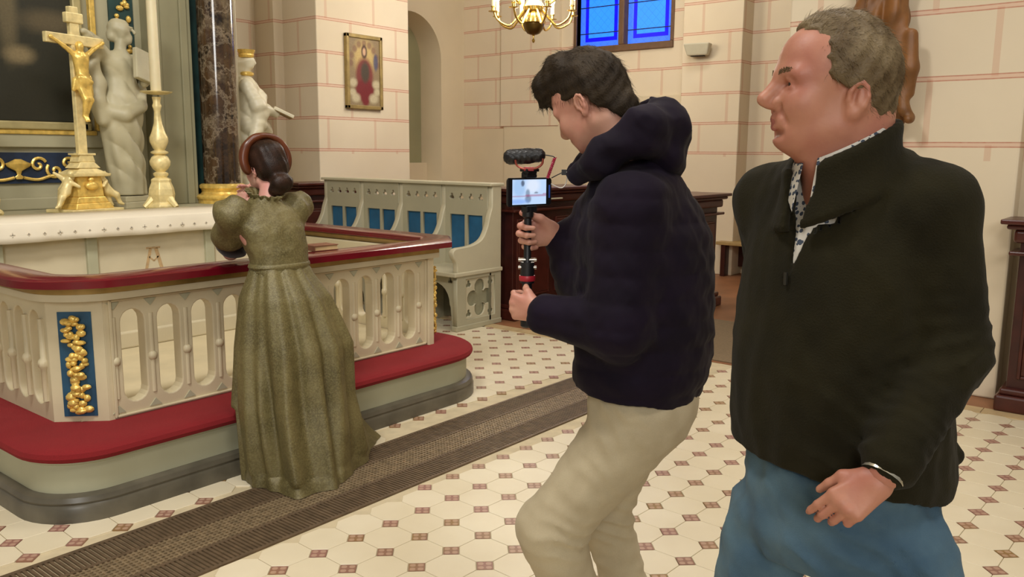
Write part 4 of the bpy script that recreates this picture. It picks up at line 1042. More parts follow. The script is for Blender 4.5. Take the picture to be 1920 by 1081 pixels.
def hd(f, M, S=1.0, jowl=1.0, nose=1.0):
    """head facing -x about the ear axis; M = 4x4 canonical -> person"""
    Rm = np.array(M.to_3x3().normalized()) if hasattr(M.to_3x3(), 'normalized') else np.array(M.to_3x3())
    T = lambda p: tuple(M @ (Vector(p)*S))
    E = lambda c, r, k=.02, mode='add': f.ell(T(c), [v*S for v in r], k, mode, Rm)
    Cp = lambda a, b, r0, r1=None, k=.015, mode='add': f.cap(T(a), T(b), r0*S, (r0 if r1 is None else r1)*S, k, mode)
    E((.003, 0, .055), (.092, .075, .083)); E((-.040, 0, .058), (.066, .062, .064), .03)
    E((-.048, 0, -.005), (.055, .058, .075), .03); E((-.05, 0, -.05), (.05, .052, .042*jowl), .025); E((-.01, 0, -.035), (.05, .057, .045*jowl), .03)
    E((-.082, 0, -.068), (.020, .022, .019), .02)
    for s_ in (-1, 1):
        E((-.072, s_*.036, -.012), (.028, .024, .028), .02)
        Cp((-.096, s_*.012, .036), (-.086, s_*.045, .034), .012, .010, .018)
        E((-.099, s_*.031, .018), (.013, .017, .010), .014, 'sub')
        E((-.0825, s_*.031, .020), (.0125, .0125, .0125), .003)
        Cp((-.0965, s_*.018, .0262), (-.0965, s_*.031, .0272), .0036, .0040, .004); Cp((-.0965, s_*.031, .0272), (-.088, s_*.044, .022), .0040, .003, .004); Cp((-.094, s_*.020, .0128), (-.0925, s_*.040, .0125), .0038, .003, .006)   # lids
        E((-.103, s_*.0125, -.012), (.011, .009, .009), .008)
        # ear: shell with rolled rim, lobe and hollow
        E((.006, s_*.073, .0), (.016, .008, .026), .010); E((.001, s_*.081, .001), (.010, .009, .016), .004, 'sub')
        rim = [(-.010, .075, -.004), (-.009, .078, .010), (-.002, .081, .022), (.008, .083, .026), (.017, .084, .018), (.019, .084, .004), (.014, .082, -.012), (.005, .077, -.024)]
        for qa, qb in zip(rim[:-1], rim[1:]): Cp((qa[0], s_*qa[1], qa[2]), (qb[0], s_*qb[1], qb[2]), .0036, .0036, .004)
        E((.001, s_*.075, -.024), (.008, .0055, .009), .005); Cp((.008, s_*.080, .012), (.006, s_*.080, -.008), .003, .003, .004)
        # jaw line and smile fold
        Cp((-.070, s_*.024, -.066), (-.004, s_*.050, -.046), .012, .011, .022)
        Cp((-.103, s_*.022, -.020), (-.094, s_*.031, -.046), .0035, .0035, .010, 'sub')
        E((-.109, s_*.008, -.018), (.005, .004, .003), .003, 'sub')
    Cp((-.103, 0, .030), (-.113, 0, .010), .0085, .010, .014); Cp((-.113, 0, .010), (-.124*nose, 0, -.007), .010, .0125, .008); E((-.112, 0, -.018), (.012, .010, .006), .008)
    # lips
    Cp((-.096, -.020, -.042), (-.1035, 0, -.038), .005, .007, .006); Cp((-.1035, 0, -.038), (-.096, .020, -.042), .007, .005, .006)
    Cp((-.094, -.018, -.050), (-.100, 0, -.052), .005, .0075, .006); Cp((-.100, 0, -.052), (-.094, .018, -.050), .0075, .005, .006)
    Cp((-.109, -.016, -.0455), (-.109, .016, -.0455), .0035, .0035, .004, 'sub')
    Cp((-.098, -.022, -.064), (-.098, .022, -.064), .006, .006, .012, 'sub')
def hand(f, o, d, n, thumb, curl, S=1.0, tdir=None, spread=.0, tcurl=.5):
    """o wrist, d finger direction, n back-of-hand normal, thumb = +-1 side; curl = per-finger bend (radians per joint)"""
    o = Vector(o); d = Vector(d).normalized(); n = Vector(n); n = (n-d*n.dot(d)).normalized(); t = n.cross(d)*thumb
    P = lambda a, b, c: o+(d*a+t*b+n*c)*S
    f.cap(P(-.04, 0, 0), P(.01, 0, 0), .026*S, .025*S, .01)
    kn = [(.088, .031), (.092, .010), (.087, -.011), (.078, -.030)]; ln = [(.042, .026, .022), (.046, .029, .023), (.042, .027, .022), (.033, .021, .019)]
    for (a, b), L, cu in zip(kn, ln, curl):
        f.cap(P(.008, b*.55, 0), P(a, b, 0), .0165*S, .0118*S, .012)
        p = P(a, b, 0); ang = 0.15
        for q in range(3):
            ang += cu*(1.0 if q else .75); v = d*math.cos(ang)-n*math.sin(ang)+t*spread*(b/.03)
            v.normalize(); p2 = p+v*L[q]*S; f.cap(p, p2, (.0098-.0009*q)*S, (.0090-.0011*q)*S, .0035); p = p2
    b0, b1 = P(.018, .024, -.006), P(.050, .048, -.014); f.cap(b0, b1, .017*S, .0125*S, .012)
    td = tdir or (.75, .35, -.5); v = (d*td[0]+t*td[1]+n*td[2]).normalized(); p2 = b1+v*.033*S; f.cap(b1, p2, .0118*S, .0105*S, .006)
    v = (v+d*tcurl*.3-n*tcurl).normalized(); f.cap(p2, p2+v*.027*S, .0105*S, .0085*S, .004)
    for q in (.01, -.011): f.ell(P(.086, q, .006), (.009*S,)*3, .008)
def strands(name, me, m, parent, n, length, wid, flow, seed=3, seg=3, lift=.25, keep=None):
    """short hairs rooted on a hair mesh, combed along flow(p)"""
    nv = len(me.vertices); co = np.zeros(nv*3, np.float32); me.vertices.foreach_get('co', co); co = co.reshape(-1, 3)
    no = np.zeros(nv*3, np.float32); me.vertices.foreach_get('normal', no); no = no.reshape(-1, 3)
    rn = np.random.default_rng(seed); idx = rn.choice(nv, min(n, nv), replace=False)
    V, F = [], []
    for i in idx:
        p = Vector(co[i]); nn = Vector(no[i])
        if keep and not keep(p): continue
        fl = Vector(flow(p)); fl = fl-nn*fl.dot(nn)
        if fl.length < 1e-4: continue
        fl.normalize(); fl = (fl+nn*lift*rn.uniform(.3, 1.4)+Vector(rn.normal(0, .22, 3))).normalized()
        side = fl.cross(nn).normalized(); L = length*rn.uniform(.5, 1.2); k = len(V); q = p-nn*.003
        for s_ in range(seg+1):
            w_ = wid*(1-s_/seg*.85); V += [tuple(q-side*w_/2), tuple(q+side*w_/2), tuple(q+nn*w_*.6)]
            q = q+fl*L/seg; fl = (fl-nn*.16+Vector(rn.normal(0, .05, 3))).normalized()
        for s_ in range(seg):
            a = k+s_*3
            for u in range(3): F.append((a+u, a+(u+1) % 3, a+3+(u+1) % 3, a+3+u))
    mm = bpy.data.meshes.new(name); mm.from_pydata(V, [], F); o = link(name, mm, m, parent, smooth=True); tag(o, kind='stuff'); return o
def hair_mat(name, a, b, rough=.5):
    t = NT(name); o = t.obj(); n = t.ramp(t.noise(16, 3, o), .35, .65); st = t.noise(220, 2, o)
    c = t.mix(n, srgb(a), srgb(b)); c = t.mix(t.math('MULTIPLY', st, .5), c, tuple(x*.4 for x in srgb(a))); t.bump(st, .5, .003)
    return t.done(c, rough, Specular_IOR_Level=.2)
def creases(center, rad, amp, freq, dirv, seed=0):
    """bundle of creases across dirv around a joint"""
    c0 = np.array(center, float); dv = np.array(Vector(dirv).normalized())
    def fn(x, y, z):
        r2 = ((x-c0[0])**2+(y-c0[1])**2+(z-c0[2])**2)/rad**2
        t = (x-c0[0])*dv[0]+(y-c0[1])*dv[1]+(z-c0[2])*dv[2]
        w_ = .5*np.sin(x*40+seed)+.5*np.sin(y*35+seed*2)+.4*np.sin(z*30+x*25)
        return amp*np.exp(-r2*1.5)*(np.abs(np.sin(t*freq+w_*1.3))**.8-.6)
    return fn
def wrinkle(sc_, amp, seed=0, stretch=(1, 1, 1)):
    rn = np.random.default_rng(seed); ks = rn.normal(0, 1, (7, 3))*sc_*np.array(stretch); ph = rn.uniform(0, 6.3, 7)
    def fn(x, y, z):
        w_ = .6*np.sin(x*sc_*.5+z*sc_*.4+seed)+.6*np.sin(y*sc_*.5-z*sc_*.3)
        s_ = 0
        for k_, p_ in zip(ks, ph): s_ = s_+np.abs(np.sin((x*k_[0]+y*k_[1]+z*k_[2])*.5+p_+w_))
        return amp*(s_/7-.63)*2
    return fn
RZ = R(YAW-90)     # person-local x = right as seen from the visitor's side, y = away, z = up

# ------------------------------------------------------------------ older man
def older_man():
    phi = 30; c_, s_ = math.cos(R(phi)), math.sin(R(phi))
    FW = Vector((-c_, -s_, 0)); LF = Vector((s_, -c_, 0))     # chest direction, his left
    base = (1.568, .443, 0)
    HM = Matrix.Translation((-.075, .0, 1.622)) @ Matrix.Rotation(R(4), 4, 'Y')
    # --- body (skin): head, neck, trunk, hands
    fh = Field((-.26, -.13, 1.36), (.10, .14, 1.80), .0032)
    hd(fh, HM, 1.0, 1.15, 1.02)
    fh.cap((-.045, 0, 1.60), (-.05, .01, 1.42), .068, .074, .03); fh.cap((-.115, 0, 1.555), (-.055, 0, 1.49), .034, .05, .03)
    fc = Field((-.24, -.28, .70), (.30, .30, 1.52), .011)
    TW = phi+90
    fc.rings([(.82, -.01, .045, .14, .11, TW), (.95, -.01, .045, .15, .13, TW), (1.15, -.02, .04, .15, .14, TW), (1.38, -.02, .04, .14, .10, TW), (1.47, -.03, .03, .07, .07, TW)], .03)
    EL = Vector((.105, -.105, 1.20)); SHL = Vector((.072, -.075, 1.445)); WR = Vector((-.035, -.200, 1.022))
    SHR = Vector((-.115, .19, 1.435)); ELR = Vector((-.06, .27, 1.17)); WRR = Vector((-.05, .29, .955))
    fc.chain([SHL, EL, WR], [.05, .042, .03], .03); fc.chain([SHR, ELR, WRR], [.05, .042, .03], .03)
    fH = Field((-.24, -.34, .82), (.03, -.13, 1.08), .003)
    fd = (WR-EL).normalized()
    hand(fH, WR+fd*.012, (-.80, -.02, -.62), (-.38, -.86, .38), -1, (.42, .58, .72, .85), .80, (.9, .10, -.42), 0, .25)
    fR = Field((-.20, .16, .78), (.08, .42, 1.0), .004)
    hand(fR, WRR+Vector((-.005, -.01, -.02)), (-.3, -.15, -.95), (-.3, .9, 0), 1, (.3, .35, .4, .45), 1.0)
    me = net_mesh('person', fh.net(), fc.net(), fH.net(), fR.net(), relax=1)
    p = link('person', me, M_skin1, None, base, (0, 0, RZ)); tag(p, 'older man in dark green quarter zip sweater and blue jeans watching', 'person')
    for sg in (-1, 1):
        e = MB().ball((0, 0, 0), .0122, 14, 10).build('eye', M_eye, p, smooth=True); e.location = HM @ Vector((-.0835, sg*.031, .0195))
        MB().ball((-.0098, 0, 0), (.0042, .0058, .0058), 12, 8).build('iris', M_iris, e, smooth=True)
    lp = Field((-.25, -.04, 1.54), (-.12, .04, 1.62), .0024)
    T = lambda q: tuple(HM @ Vector(q))
    lp.cap(T((-.097, -.019, -.0425)), T((-.1045, 0, -.0395)), .004, .0062, .004); lp.cap(T((-.1045, 0, -.0395)), T((-.097, .019, -.0425)), .0062, .004, .004); lp.cap(T((-.095, -.017, -.0502)), T((-.1013, 0, -.052)), .004, .007, .004); lp.cap(T((-.1013, 0, -.052)), T((-.095, .017, -.0502)), .007, .004, .004)
    sculpt('lips', lp, M_lip, p)
    # --- hair: receding, grey brown
    fr_ = Field((-.20, -.12, 1.55), (.07, .12, 1.83), .0036)
    Rm = np.array(HM.to_3x3())
    fr_.ell(T((.002, 0, .056)), (.096, .0865, .089), .0, 'add', Rm); fr_.ell(T((.022, 0, .035)), (.074, .078, .080), .02, 'add', Rm); fr_.ell(T((-.012, 0, .108)), (.070, .052, .042), .02, 'add', Rm); fr_.ell(T((.043, 0, -.006)), (.050, .068, .046), .02, 'add', Rm)
    MI = np.array(HM.inverted())
    def region(x, y, z):
        lx = MI[0, 0]*x+MI[0, 1]*y+MI[0, 2]*z+MI[0, 3]; lz = MI[2, 0]*x+MI[2, 1]*y+MI[2, 2]*z+MI[2, 3]
        ay = np.abs(y)
        xb = np.interp(lz.ravel(), [-.06, -.03, -.015, .008, .022, .03, .06, .085, .11, .15], [.06, .042, .030, .022, -.026, -.040, -.047, -.050, -.060, -.075]).reshape(lz.shape)
        xb = xb-.018*np.clip((.06-ay)/.05, 0, 1)*np.clip((lz-.08)/.03, 0, 1)
        return np.maximum(xb-lx+.003*np.sin(z*240+y*160)+.002*np.sin(z*520), -.055-lz)
    fr_.cut(region); fr_.disp(lambda x, y, z: .0012*np.sin(z*90+x*130+3*np.sin(y*60+x*50))+.001*np.sin(x*190-z*140+y*90))
    hm = hair_mat('grey_brown_hair', '#5c4a32', '#8c7a5c'); hr = sculpt('hair', fr_, hm, p)
    strands('hair_strands', hr.data, hm, hr, 6500, .020, .0010, lambda q: (.75, .1*q.y/.08, -.75 if q.z < 1.72 else .12), 4, 3, .3)
    fb = MB()
    rn = random.Random(2)
    for sg in (-1, 1):
        for k in range(150):
            t = rn.random(); q = HM @ Vector((-.108+.016*t*t, sg*(.012+.036*t), .036+.004*math.sin(PI*t)+rn.uniform(-.004, .004)))
            fb.tube([q, q+Vector((-.004+.006*t, sg*.005, .003))], [.0011, .0004], 3)
    tag(fb.build('eyebrows', hm, p), kind='stuff')
    # --- sweater
    M_sw = cloth_mat('dark_green_knit', '#272312', '#1c190d', .95, 300, .5, .06)
    fs = Field((-.36, -.42, .86), (.36, .38, 1.62), .0065)
    BL = lambda q: Vector((0, 0, q))
    def ring(z, fwd, rx, ry): v = FW*fwd; return (z, v.x-.015, v.y+.055, rx, ry, TW)
    rg = [ring(.898, -.03, .195, .178), ring(.93, -.025, .20, .186), ring(1.0, -.01, .196, .190), ring(1.12, .005, .19, .184), ring(1.25, .01, .19, .172), ring(1.36, .01, .185, .150), ring(1.43, .01, .16, .125), ring(1.485, .015, .115, .10), ring(1.52, .02, .085, .085)]
    fs.rings(rg, .03, p=2.2)
    fs.chain([(-.01, .01, 1.475), SHL], [.075, .070], .05); fs.chain([(-.05, .06, 1.46), SHR], [.075, .07], .05)
    fs.chain([SHL, EL, WR+(EL-WR)*.12], [.069, .061, .045], .03); fs.chain([SHR, ELR, WRR+(ELR-WRR)*.1], [.074, .062, .046], .03)
    cq = WR+(EL-WR)*.12; fs.cap(cq, cq+(EL-WR).normalized()*.05, .047, .052, .01)
    fs.disp(wrinkle(34, .008, 3, (1, 1, .7))); fs.disp(wrinkle(80, .003, 5)); fs.disp(creases(EL, .12, .010, 95, (EL-SHL)*.3+Vector((.3, 0, -.9)), 1)); fs.disp(creases(WR+(EL-WR)*.35, .10, .007, 120, WR-EL, 2)); fs.disp(creases((-.05, -.12, 1.0), .16, .008, 60, (.3, 0, 1), 3))
    # stand collar, lower in front
    def cpt(a, up, r_): x = r_*1.05*math.cos(a); y = r_*math.sin(a); return (-.062+x, y, 1.532+.50*x+up)
    for k in range(32):
        a0 = 2*PI*k/32; a1 = 2*PI*(k+1)/32
        for up, r_ in ((-.078, .096), (-.063, .092), (-.049, .088), (-.035, .085), (-.02, .084), (-.005, .084), (.008, .084)): fs.cap(cpt(a0, up, r_), cpt(a1, up, r_), .0092, .0092, .006)
    fs.cap((-.045, 0, 1.70), (-.062, 0, 1.40), .073, .073, .006, 'sub')
    # V opening of the zip
    def vcut(x, y, z):
        u = x*LF.x+y*LF.y; v = x*FW.x+y*FW.y
        half = np.interp(z.ravel(), [1.325, 1.41, 1.47, 1.56], [.0, .017, .030, .040]).reshape(z.shape)
        return np.minimum(np.minimum(half-np.abs(u+.040), v-.03), z-1.325)
    fs.cut(vcut); fs.cut(lambda x, y, z: np.where((x > -.02) & (y < -.2), -.1, .945-.19*x+.004*np.sin(x*40)-z))
    fs.cap((.185, .04, .99), (.20, .02, .975), .022, .016, .02)
    sculpt('sweater', fs, M_sw, p)
    M_zip = mat('dark_metal_zip', '#3c3a34', .35, .6)
    # --- shirt: collar and V, small pattern
    def shirt_mat():
        t = NT('patterned_shirt'); o = t.obj(); v = t.n('ShaderNodeTexVoronoi'); v.inputs['Scale'].default_value = 95; t.put(v.inputs['Vector'], o)
        n = t.noise(120, 3, o); m_ = t.math('GREATER_THAN', t.math('ADD', v.outputs['Distance'], t.math('MULTIPLY', n, .5)), .62)
        return t.done(t.mix(m_, srgb('#3c4656'), srgb('#cfc9bd')), .8)
    MS = shirt_mat(); ft = Field((-.25, -.16, 1.33), (.08, .14, 1.64), .0042)
    ft.rings([(q[0], q[1], q[2], q[3]-.007, q[4]-.007, q[5]) for q in rg if q[0] > 1.2], .02, p=2.2)
    ft.cap((-.045, 0, 1.70), (-.058, 0, 1.545), .070, .068, .003, 'sub')
    ft.cut(lambda x, y, z: np.minimum(np.minimum(np.interp(z.ravel(), [1.475, 1.50, 1.54], [.0, .010, .02]).reshape(z.shape)-np.abs(x*LF.x+y*LF.y+.040), x*FW.x+y*FW.y-.03), z-1.475))
    sh = sculpt('shirt', ft, MS, p)
    # folded shirt collar standing just above the sweater collar, open in front
    V, F = [], []; NA = 40; af = math.atan2(FW.y, FW.x)
    for k in range(NA+1):
        a = af+R(12)+(2*PI-R(24))*k/NA
        front = min(k, NA-k)/NA; dr = .05*max(0, .12-front)/.12
        for up, rr_ in ((.018, .0725), (.021, .0745), (.002-dr, .0785+dr*.25), (-.006-dr, .0765+dr*.25)): V.append(cpt(a, up, rr_))
    for k in range(NA):
        for u in range(4): F.append((k*4+u, k*4+(u+1) % 4, k*4+4+(u+1) % 4, k*4+4+u))
    F += [(0, 1, 2, 3), tuple(NA*4+u for u in (3, 2, 1, 0))]
    MB().add(V, F).build('shirt_collar', MS, p, smooth=True)
    # cuff of the shirt, wrist watch band of light metal
    ax = (WR-EL).normalized(); q0 = WR+(EL-WR)*.06
    MB().tube([q0+ax*.006, q0+ax*.020], [.0335, .034], 20, False).build('watch_band', mat('steel_band', '#c9c3b2', .25, .7, var=.3, scale=60), p, smooth=True)
    # --- jeans
    M_je = cloth_mat('blue_denim', '#64808f', '#3a546a', .85, 420, .4, .1, scale=6)
    fj = Field((-.34, -.34, .05), (.34, .40, .97), .008)
    fj.rings([ring(.765, -.01, .165, .14), ring(.80, -.015, .182, .16), ring(.90, -.02, .182, .165), ring(.965, -.02, .178, .16)], .03)
    HL, HR_ = Vector((.088, -.055, .80)), Vector((-.10, .125, .80)); KL, KR = Vector((.080, -.10, .49)), Vector((-.155, .14, .49)); AL, AR = Vector((.105, -.09, .10)), Vector((-.15, .18, .10))
    fj.chain([HL, KL, AL], [.092, .074, .062], .02); fj.chain([HR_, KR, AR], [.092, .074, .062], .02)
    fj.disp(wrinkle(46, .011, 8, (1, 1, .8))); fj.disp(wrinkle(80, .004, 9)); fj.disp(creases((-.02, -.08, .80), .16, .012, 70, (.5, 0, .8), 4)); fj.disp(creases((.10, -.12, .76), .13, .009, 80, (-.4, 0, .9), 5))
    sculpt('jeans', fj, M_je, p)
    M_belt = mat('dark_belt', '#1c1712', .5); 
    for A_ in (AL, AR):
        fo = Field((A_.x-.30, A_.y-.2, 0), (A_.x+.14, A_.y+.12, .15), .007); q = A_+FW*.15
        fo.cap((A_.x-FW.x*.04, A_.y-FW.y*.04, .05), (q.x, q.y, .04), .046, .040, .02); fo.cap((A_.x, A_.y, .06), (A_.x, A_.y, .13), .045, .05, .02); fo.cut(lambda x, y, z: .003-z)
        sculpt('shoe', fo, mat('brown_leather_shoe', '#3a2a1e', .4), p)
    # zip pull hanging at the foot of the opening
    v = FW*.172+LF*.0065; MB().box((-.003, -.003, -.022), (.003, .003, 0)).build('zip_pull', M_zip, p, loc=(v.x-.015, v.y+.045, 1.328), rot=(0, 0, R(phi)), bevel=.001)
    return p
older_man()
# ------------------------------------------------------------------ young man with the camera rig
def young_man():
    base = (1.929, 1.112, 0); phi = 30; c_, s_ = math.cos(R(phi)), math.sin(R(phi))
    FW = Vector((-c_, s_, 0)); LF = Vector((-s_, -c_, 0)); TW = 90-phi
    HM = Matrix.Translation((-.126, .035, 1.648)) @ Matrix.Rotation(R(-38), 4, 'Z') @ Matrix.Rotation(R(-33), 4, 'Y')
    SHL, EL, WL = Vector((-.055, -.16, 1.40)), Vector((-.085, -.20, 1.115)), Vector((-.275, -.10, 1.130))
    SHR, ER, WRr = Vector((.06, .20, 1.40)), Vector((-.115, .15, 1.13)), Vector((-.218, .07, 1.315))
    fh = Field((-.36, -.14, 1.36), (.04, .20, 1.86), .0034); hd(fh, HM, .99, .9, .97)
    nk = HM @ Vector((.02, 0, -.05)); fh.cap(nk, (-.04, .02, 1.46), .054, .062, .03)
    fc = Field((-.34, -.30, .70), (.25, .34, 1.5), .011)
    fc.rings([(.75, .0, .0, .13, .10, TW), (1.0, .0, 0, .14, .11, TW), (1.3, 0, 0, .15, .11, TW), (1.43, -.01, 0, .10, .08, TW), (1.48, -.02, .01, .06, .06, TW)], .03)
    fc.chain([SHL, EL, WL], [.048, .04, .028], .02); fc.chain([SHR, ER, WRr], [.048, .04, .028], .02)
    GR = Vector((-.300, .01, 0))      # axis of the grip (x, y)
    f1 = Field((-.40, -.08, 1.22), (-.17, .16, 1.42), .0028); d1 = (-.96, -.22, .02)
    hand(f1, WRr+Vector((-.008, -.006, .0)), d1, (-.25, .95, .15), 1, (1.05, 1.15, 1.2, 1.2), .93, (1.0, .30, -.10), 0, .05)
    f2 = Field((-.42, -.20, 1.03), (-.20, .08, 1.24), .0028)
    hand(f2, WL+Vector((.0, .0, .003)), (-.80, .55, .1), (-.5, -.85, .0), -1, (1.0, 1.1, 1.15, 1.15), .84, (.7, .12, -.72), 0, .5)
    p = link('person', net_mesh('person', fh.net(), fc.net(), f1.net(), f2.net()), M_skin2, None, base, (0, 0, RZ))
    tag(p, 'young man in navy puffer jacket and beige trousers filming with a phone rig', 'person')
    for sg in (-1, 1):
        e = MB().ball((0, 0, 0), .012, 14, 10).build('eye', M_eye, p, smooth=True); e.location = HM @ Vector((-.0825, sg*.031, .0188))
        MB().ball((-.0096, 0, -.002), (.004, .0056, .0056), 12, 8).build('iris', M_iris, e, smooth=True)
    # hair
    T = lambda q: tuple(HM @ Vector(q)); Rm = np.array(HM.to_3x3()); MI = np.array(HM.inverted())
    fr_ = Field((-.36, -.14, 1.56), (.06, .22, 1.88), .0036)
    fr_.ell(T((.005, 0, .062)), (.101, .0815, .092), 0, 'add', Rm); fr_.ell(T((-.025, 0, .115)), (.088, .066, .048), .03, 'add', Rm); fr_.ell(T((.03, 0, .03)), (.075, .077, .085), .03, 'add', Rm)
    fr_.chain([T((-.03, .03, .14)), T((-.09, .02, .125)), T((-.115, .015, .088))], [.04, .030, .015], .025); fr_.chain([T((-.03, -.03, .135)), T((-.085, -.04, .118)), T((-.112, -.04, .078))], [.04, .030, .015], .025)
    fr_.chain([T((.03, 0, -.0)), T((.062, 0, -.045))], [.06, .045], .03)
    def region(x, y, z):
        lx = MI[0, 0]*x+MI[0, 1]*y+MI[0, 2]*z+MI[0, 3]; ly = MI[1, 0]*x+MI[1, 1]*y+MI[1, 2]*z+MI[1, 3]; lz = MI[2, 0]*x+MI[2, 1]*y+MI[2, 2]*z+MI[2, 3]
        xb = np.interp(lz.ravel(), [-.09, -.05, -.02, .005, .028, .034, .055, .07, .08, .16], [.075, .05, .034, .03, .005, -.035, -.06, -.10, -.16, -.2]).reshape(lz.shape)
        return np.maximum(xb-lx+.003*np.sin(z*130+y*80), -.075-lz)
    fr_.cut(region); fr_.disp(lambda x, y, z: .0012*np.sin(x*120+z*60+3*np.sin(y*60))+.001*np.sin(x*160-z*170+y*90))
    hm = hair_mat('dark_brown_hair', '#281e13', '#3c2f1e', .62); hr = sculpt('hair', fr_, hm, p)
    M3 = HM.to_3x3()
    def flow(q):
        l = HM.inverted() @ q
        return M3 @ Vector((-1, .15, .1)) if l.z > .1 else M3 @ Vector((.3 if l.x > 0 else -.25, 0, -1))
    strands('hair_strands', hr.data, hm, hr, 5200, .026, .0012, flow, 6, 3, .22)
    fb = MB(); rn = random.Random(2)
    for sg in (-1, 1):
        for k in range(60):
            t = rn.random(); q = HM @ Vector((-.107+.016*t*t, sg*(.012+.036*t), .037+.004*math.sin(PI*t)+rn.uniform(-.003, .003))); fb.tube([q, q+Vector((-.003, 0, .003))], [.0009, .0003], 3)
    tag(fb.build('eyebrows', hm, p), kind='stuff')
    # --- puffer jacket with hood
    M_jk = cloth_mat('navy_black_nylon', '#180d20', '#100816', .8, 500, .12, .04); fj = Field((-.36, -.34, .86), (.28, .40, 1.56), .0065)
    def ring(z, x, y, rx, ry): return (z, x, y, rx, ry, TW)
    fj.rings([ring(.885, .0, .0, .19, .148), ring(.93, .005, .0, .205, .165), ring(1.05, .012, 0, .208, .172), ring(1.2, .01, 0, .21, .172), ring(1.33, .005, 0, .205, .160), ring(1.42, -.01, 0, .165, .13), ring(1.50, -.03, .01, .095, .09)], .03, p=2.2)
    fj.chain([(0, -.05, 1.43), SHL, EL], [.085, .085, .078], .04); fj.chain([EL, WL+(EL-WL)*.12], [.076, .052], .03); fj.chain([(.02, .1, 1.43), SHR, ER, WRr+(ER-WRr)*.10], [.085, .083, .082, .046], .04); fj.chain([(-.10, .06, 1.36), (-.13, .06, 1.2)], [.08, .09], .05)
    # quilting: horizontal baffles round the trunk, rings along the sleeves
    fj.disp(lambda x, y, z: -.0045*np.abs(np.sin(PI*(z+.03*x)/.062))**.6+.003)
    fj.disp(wrinkle(42, .0055, 12, (1, 1, 1.6))); fj.disp(wrinkle(95, .002, 14)); fj.cut(lambda x, y, z: .905-.17*x+.006*np.sin(x*30+y*25)-z)
    fj.cap((-.05, .02, 1.62), (-.035, .02, 1.44), .070, .066, .01, 'sub')
    jk = sculpt('jacket', fj, M_jk, p)
    fo = Field((-.24, -.20, 1.40), (.16, .26, 1.74), .006)
    # hood bunched around the neck and upper back
    fo.chain([(-.175, -.035, 1.47), (-.13, -.125, 1.515), (-.03, -.135, 1.58), (.035, -.06, 1.60), (.043, .05, 1.60), (.0, .15, 1.58), (-.1, .17, 1.52), (-.17, .09, 1.48)], [.026, .040, .055, .060, .060, .052, .04, .028], .03)
    fo.ell((.035, .0, 1.535), (.07, .13, .085), .03); fo.ell((-.005, .01, 1.60), (.06, .115, .065), .03)
    fo.cap((-.075, .02, 1.74), (-.07, .02, 1.44), .085, .070, .015, 'sub')
    fo.disp(lambda x, y, z: .004*np.sin(z*70+x*22+2*np.sin(y*14))+.0015*np.sin(y*60+x*60)); fo.disp(wrinkle(48, .006, 15)); fo.disp(wrinkle(100, .003, 16))
    sculpt('hood', fo, M_jk, jk)
    # --- trousers
    M_tr = cloth_mat('beige_chino', '#c9bb9c', '#b5a688', .85, 420, .25, .15); ft = Field((-.40, -.26, .05), (.26, .30, .97), .0078)
    ft.rings([ring(.82, .01, .0, .15, .125), ring(.87, .015, .0, .172, .142), ring(.95, .01, 0, .165, .135)], .03)
    HL, KL, AL = Vector((-.01, -.08, .84)), Vector((-.232, -.085, .545)), Vector((-.085, -.08, .09))
    HR_, KR, AR = Vector((.02, .085, .84)), Vector((-.07, .115, .51)), Vector((.06, .14, .09))
    ft.chain([HL, KL, AL], [.112, .084, .068], .04); ft.chain([HR_, KR, AR], [.105, .074, .060], .04)
    ft.ell((.02, -.05, .86), (.115, .10, .10), .04); ft.ell((.04, .05, .86), (.105, .10, .10), .04)
    ft.disp(wrinkle(38, .006, 21, (1, 1, 1.2)))
    # creases in the bend of the knee, front pocket
    for K, A_ in ((KL, AL), (KR, AR)):
        ft.disp(creases(K+Vector((.03, -.03, 0)), .10, .020, 75, (.25, 0, 1), 1)); ft.disp(creases(K*.5+A_*.5, .16, .007, 60, (.2, 0, 1), 2))
    ft.disp(creases((-.08, -.12, .84), .13, .010, 75, (.9, 0, .5), 3)); ft.disp(creases((-.12, -.12, .70), .12, .006, 60, (.7, 0, .7), 4))
    ft.chain([(-.095, -.165, .93), (-.085, -.178, .89), (-.06, -.188, .865), (-.03, -.19, .855)], [.010, .010, .009, .006], .008, 'sub')
    sculpt('trousers', ft, M_tr, p)
    for A_ in (AL, AR):
        fs_ = Field((A_.x-.30, A_.y-.12, 0), (A_.x+.14, A_.y+.2, .15), .007); q = A_+FW*.16
        fs_.cap((A_.x-FW.x*.04, A_.y-FW.y*.04, .05), (q.x, q.y, .04), .045, .040, .02); fs_.cap((A_.x, A_.y, .06), (A_.x, A_.y, .13), .045, .05, .02); fs_.cut(lambda x, y, z: .003-z)
        sculpt('shoe', fs_, mat('dark_sneaker', '#2a2622', .6), p)
    # --- phone rig (held, a thing of its own)
    rg = empty('phone_rig', base, RZ, 'handheld phone rig with lit screen and furry black microphone', 'camera rig')
    M_bk = mat('matte_black_plastic', '#141214', .45, var=.1); M_red = mat('red_plastic', '#a0202c', .4, var=.1); M_mt = mat('bare_metal', '#b8b4ac', .25, .9)
    X, Y = GR.x, GR.y
    MB().lathe([(.012, 1.07), (.017, 1.075), (.017, 1.16), (.013, 1.165), (.013, 1.20), (.010, 1.205), (.010, 1.36), (.015, 1.365), (.015, 1.39)], (X, Y, 0), 16).build('grip', M_bk, rg, smooth=True)
    MB().lathe([(.021, 1.196), (.022, 1.199), (.022, 1.207), (.021, 1.21)], (X, Y, 0), 18).build('red_ring', M_red, rg, smooth=True)
    for z in (1.232, 1.252): MB().tube([(X-.024, Y-.004, z), (X+.024, Y-.004, z)], [.005, .005], 10).build('clamp_screw', M_mt, rg, smooth=True)
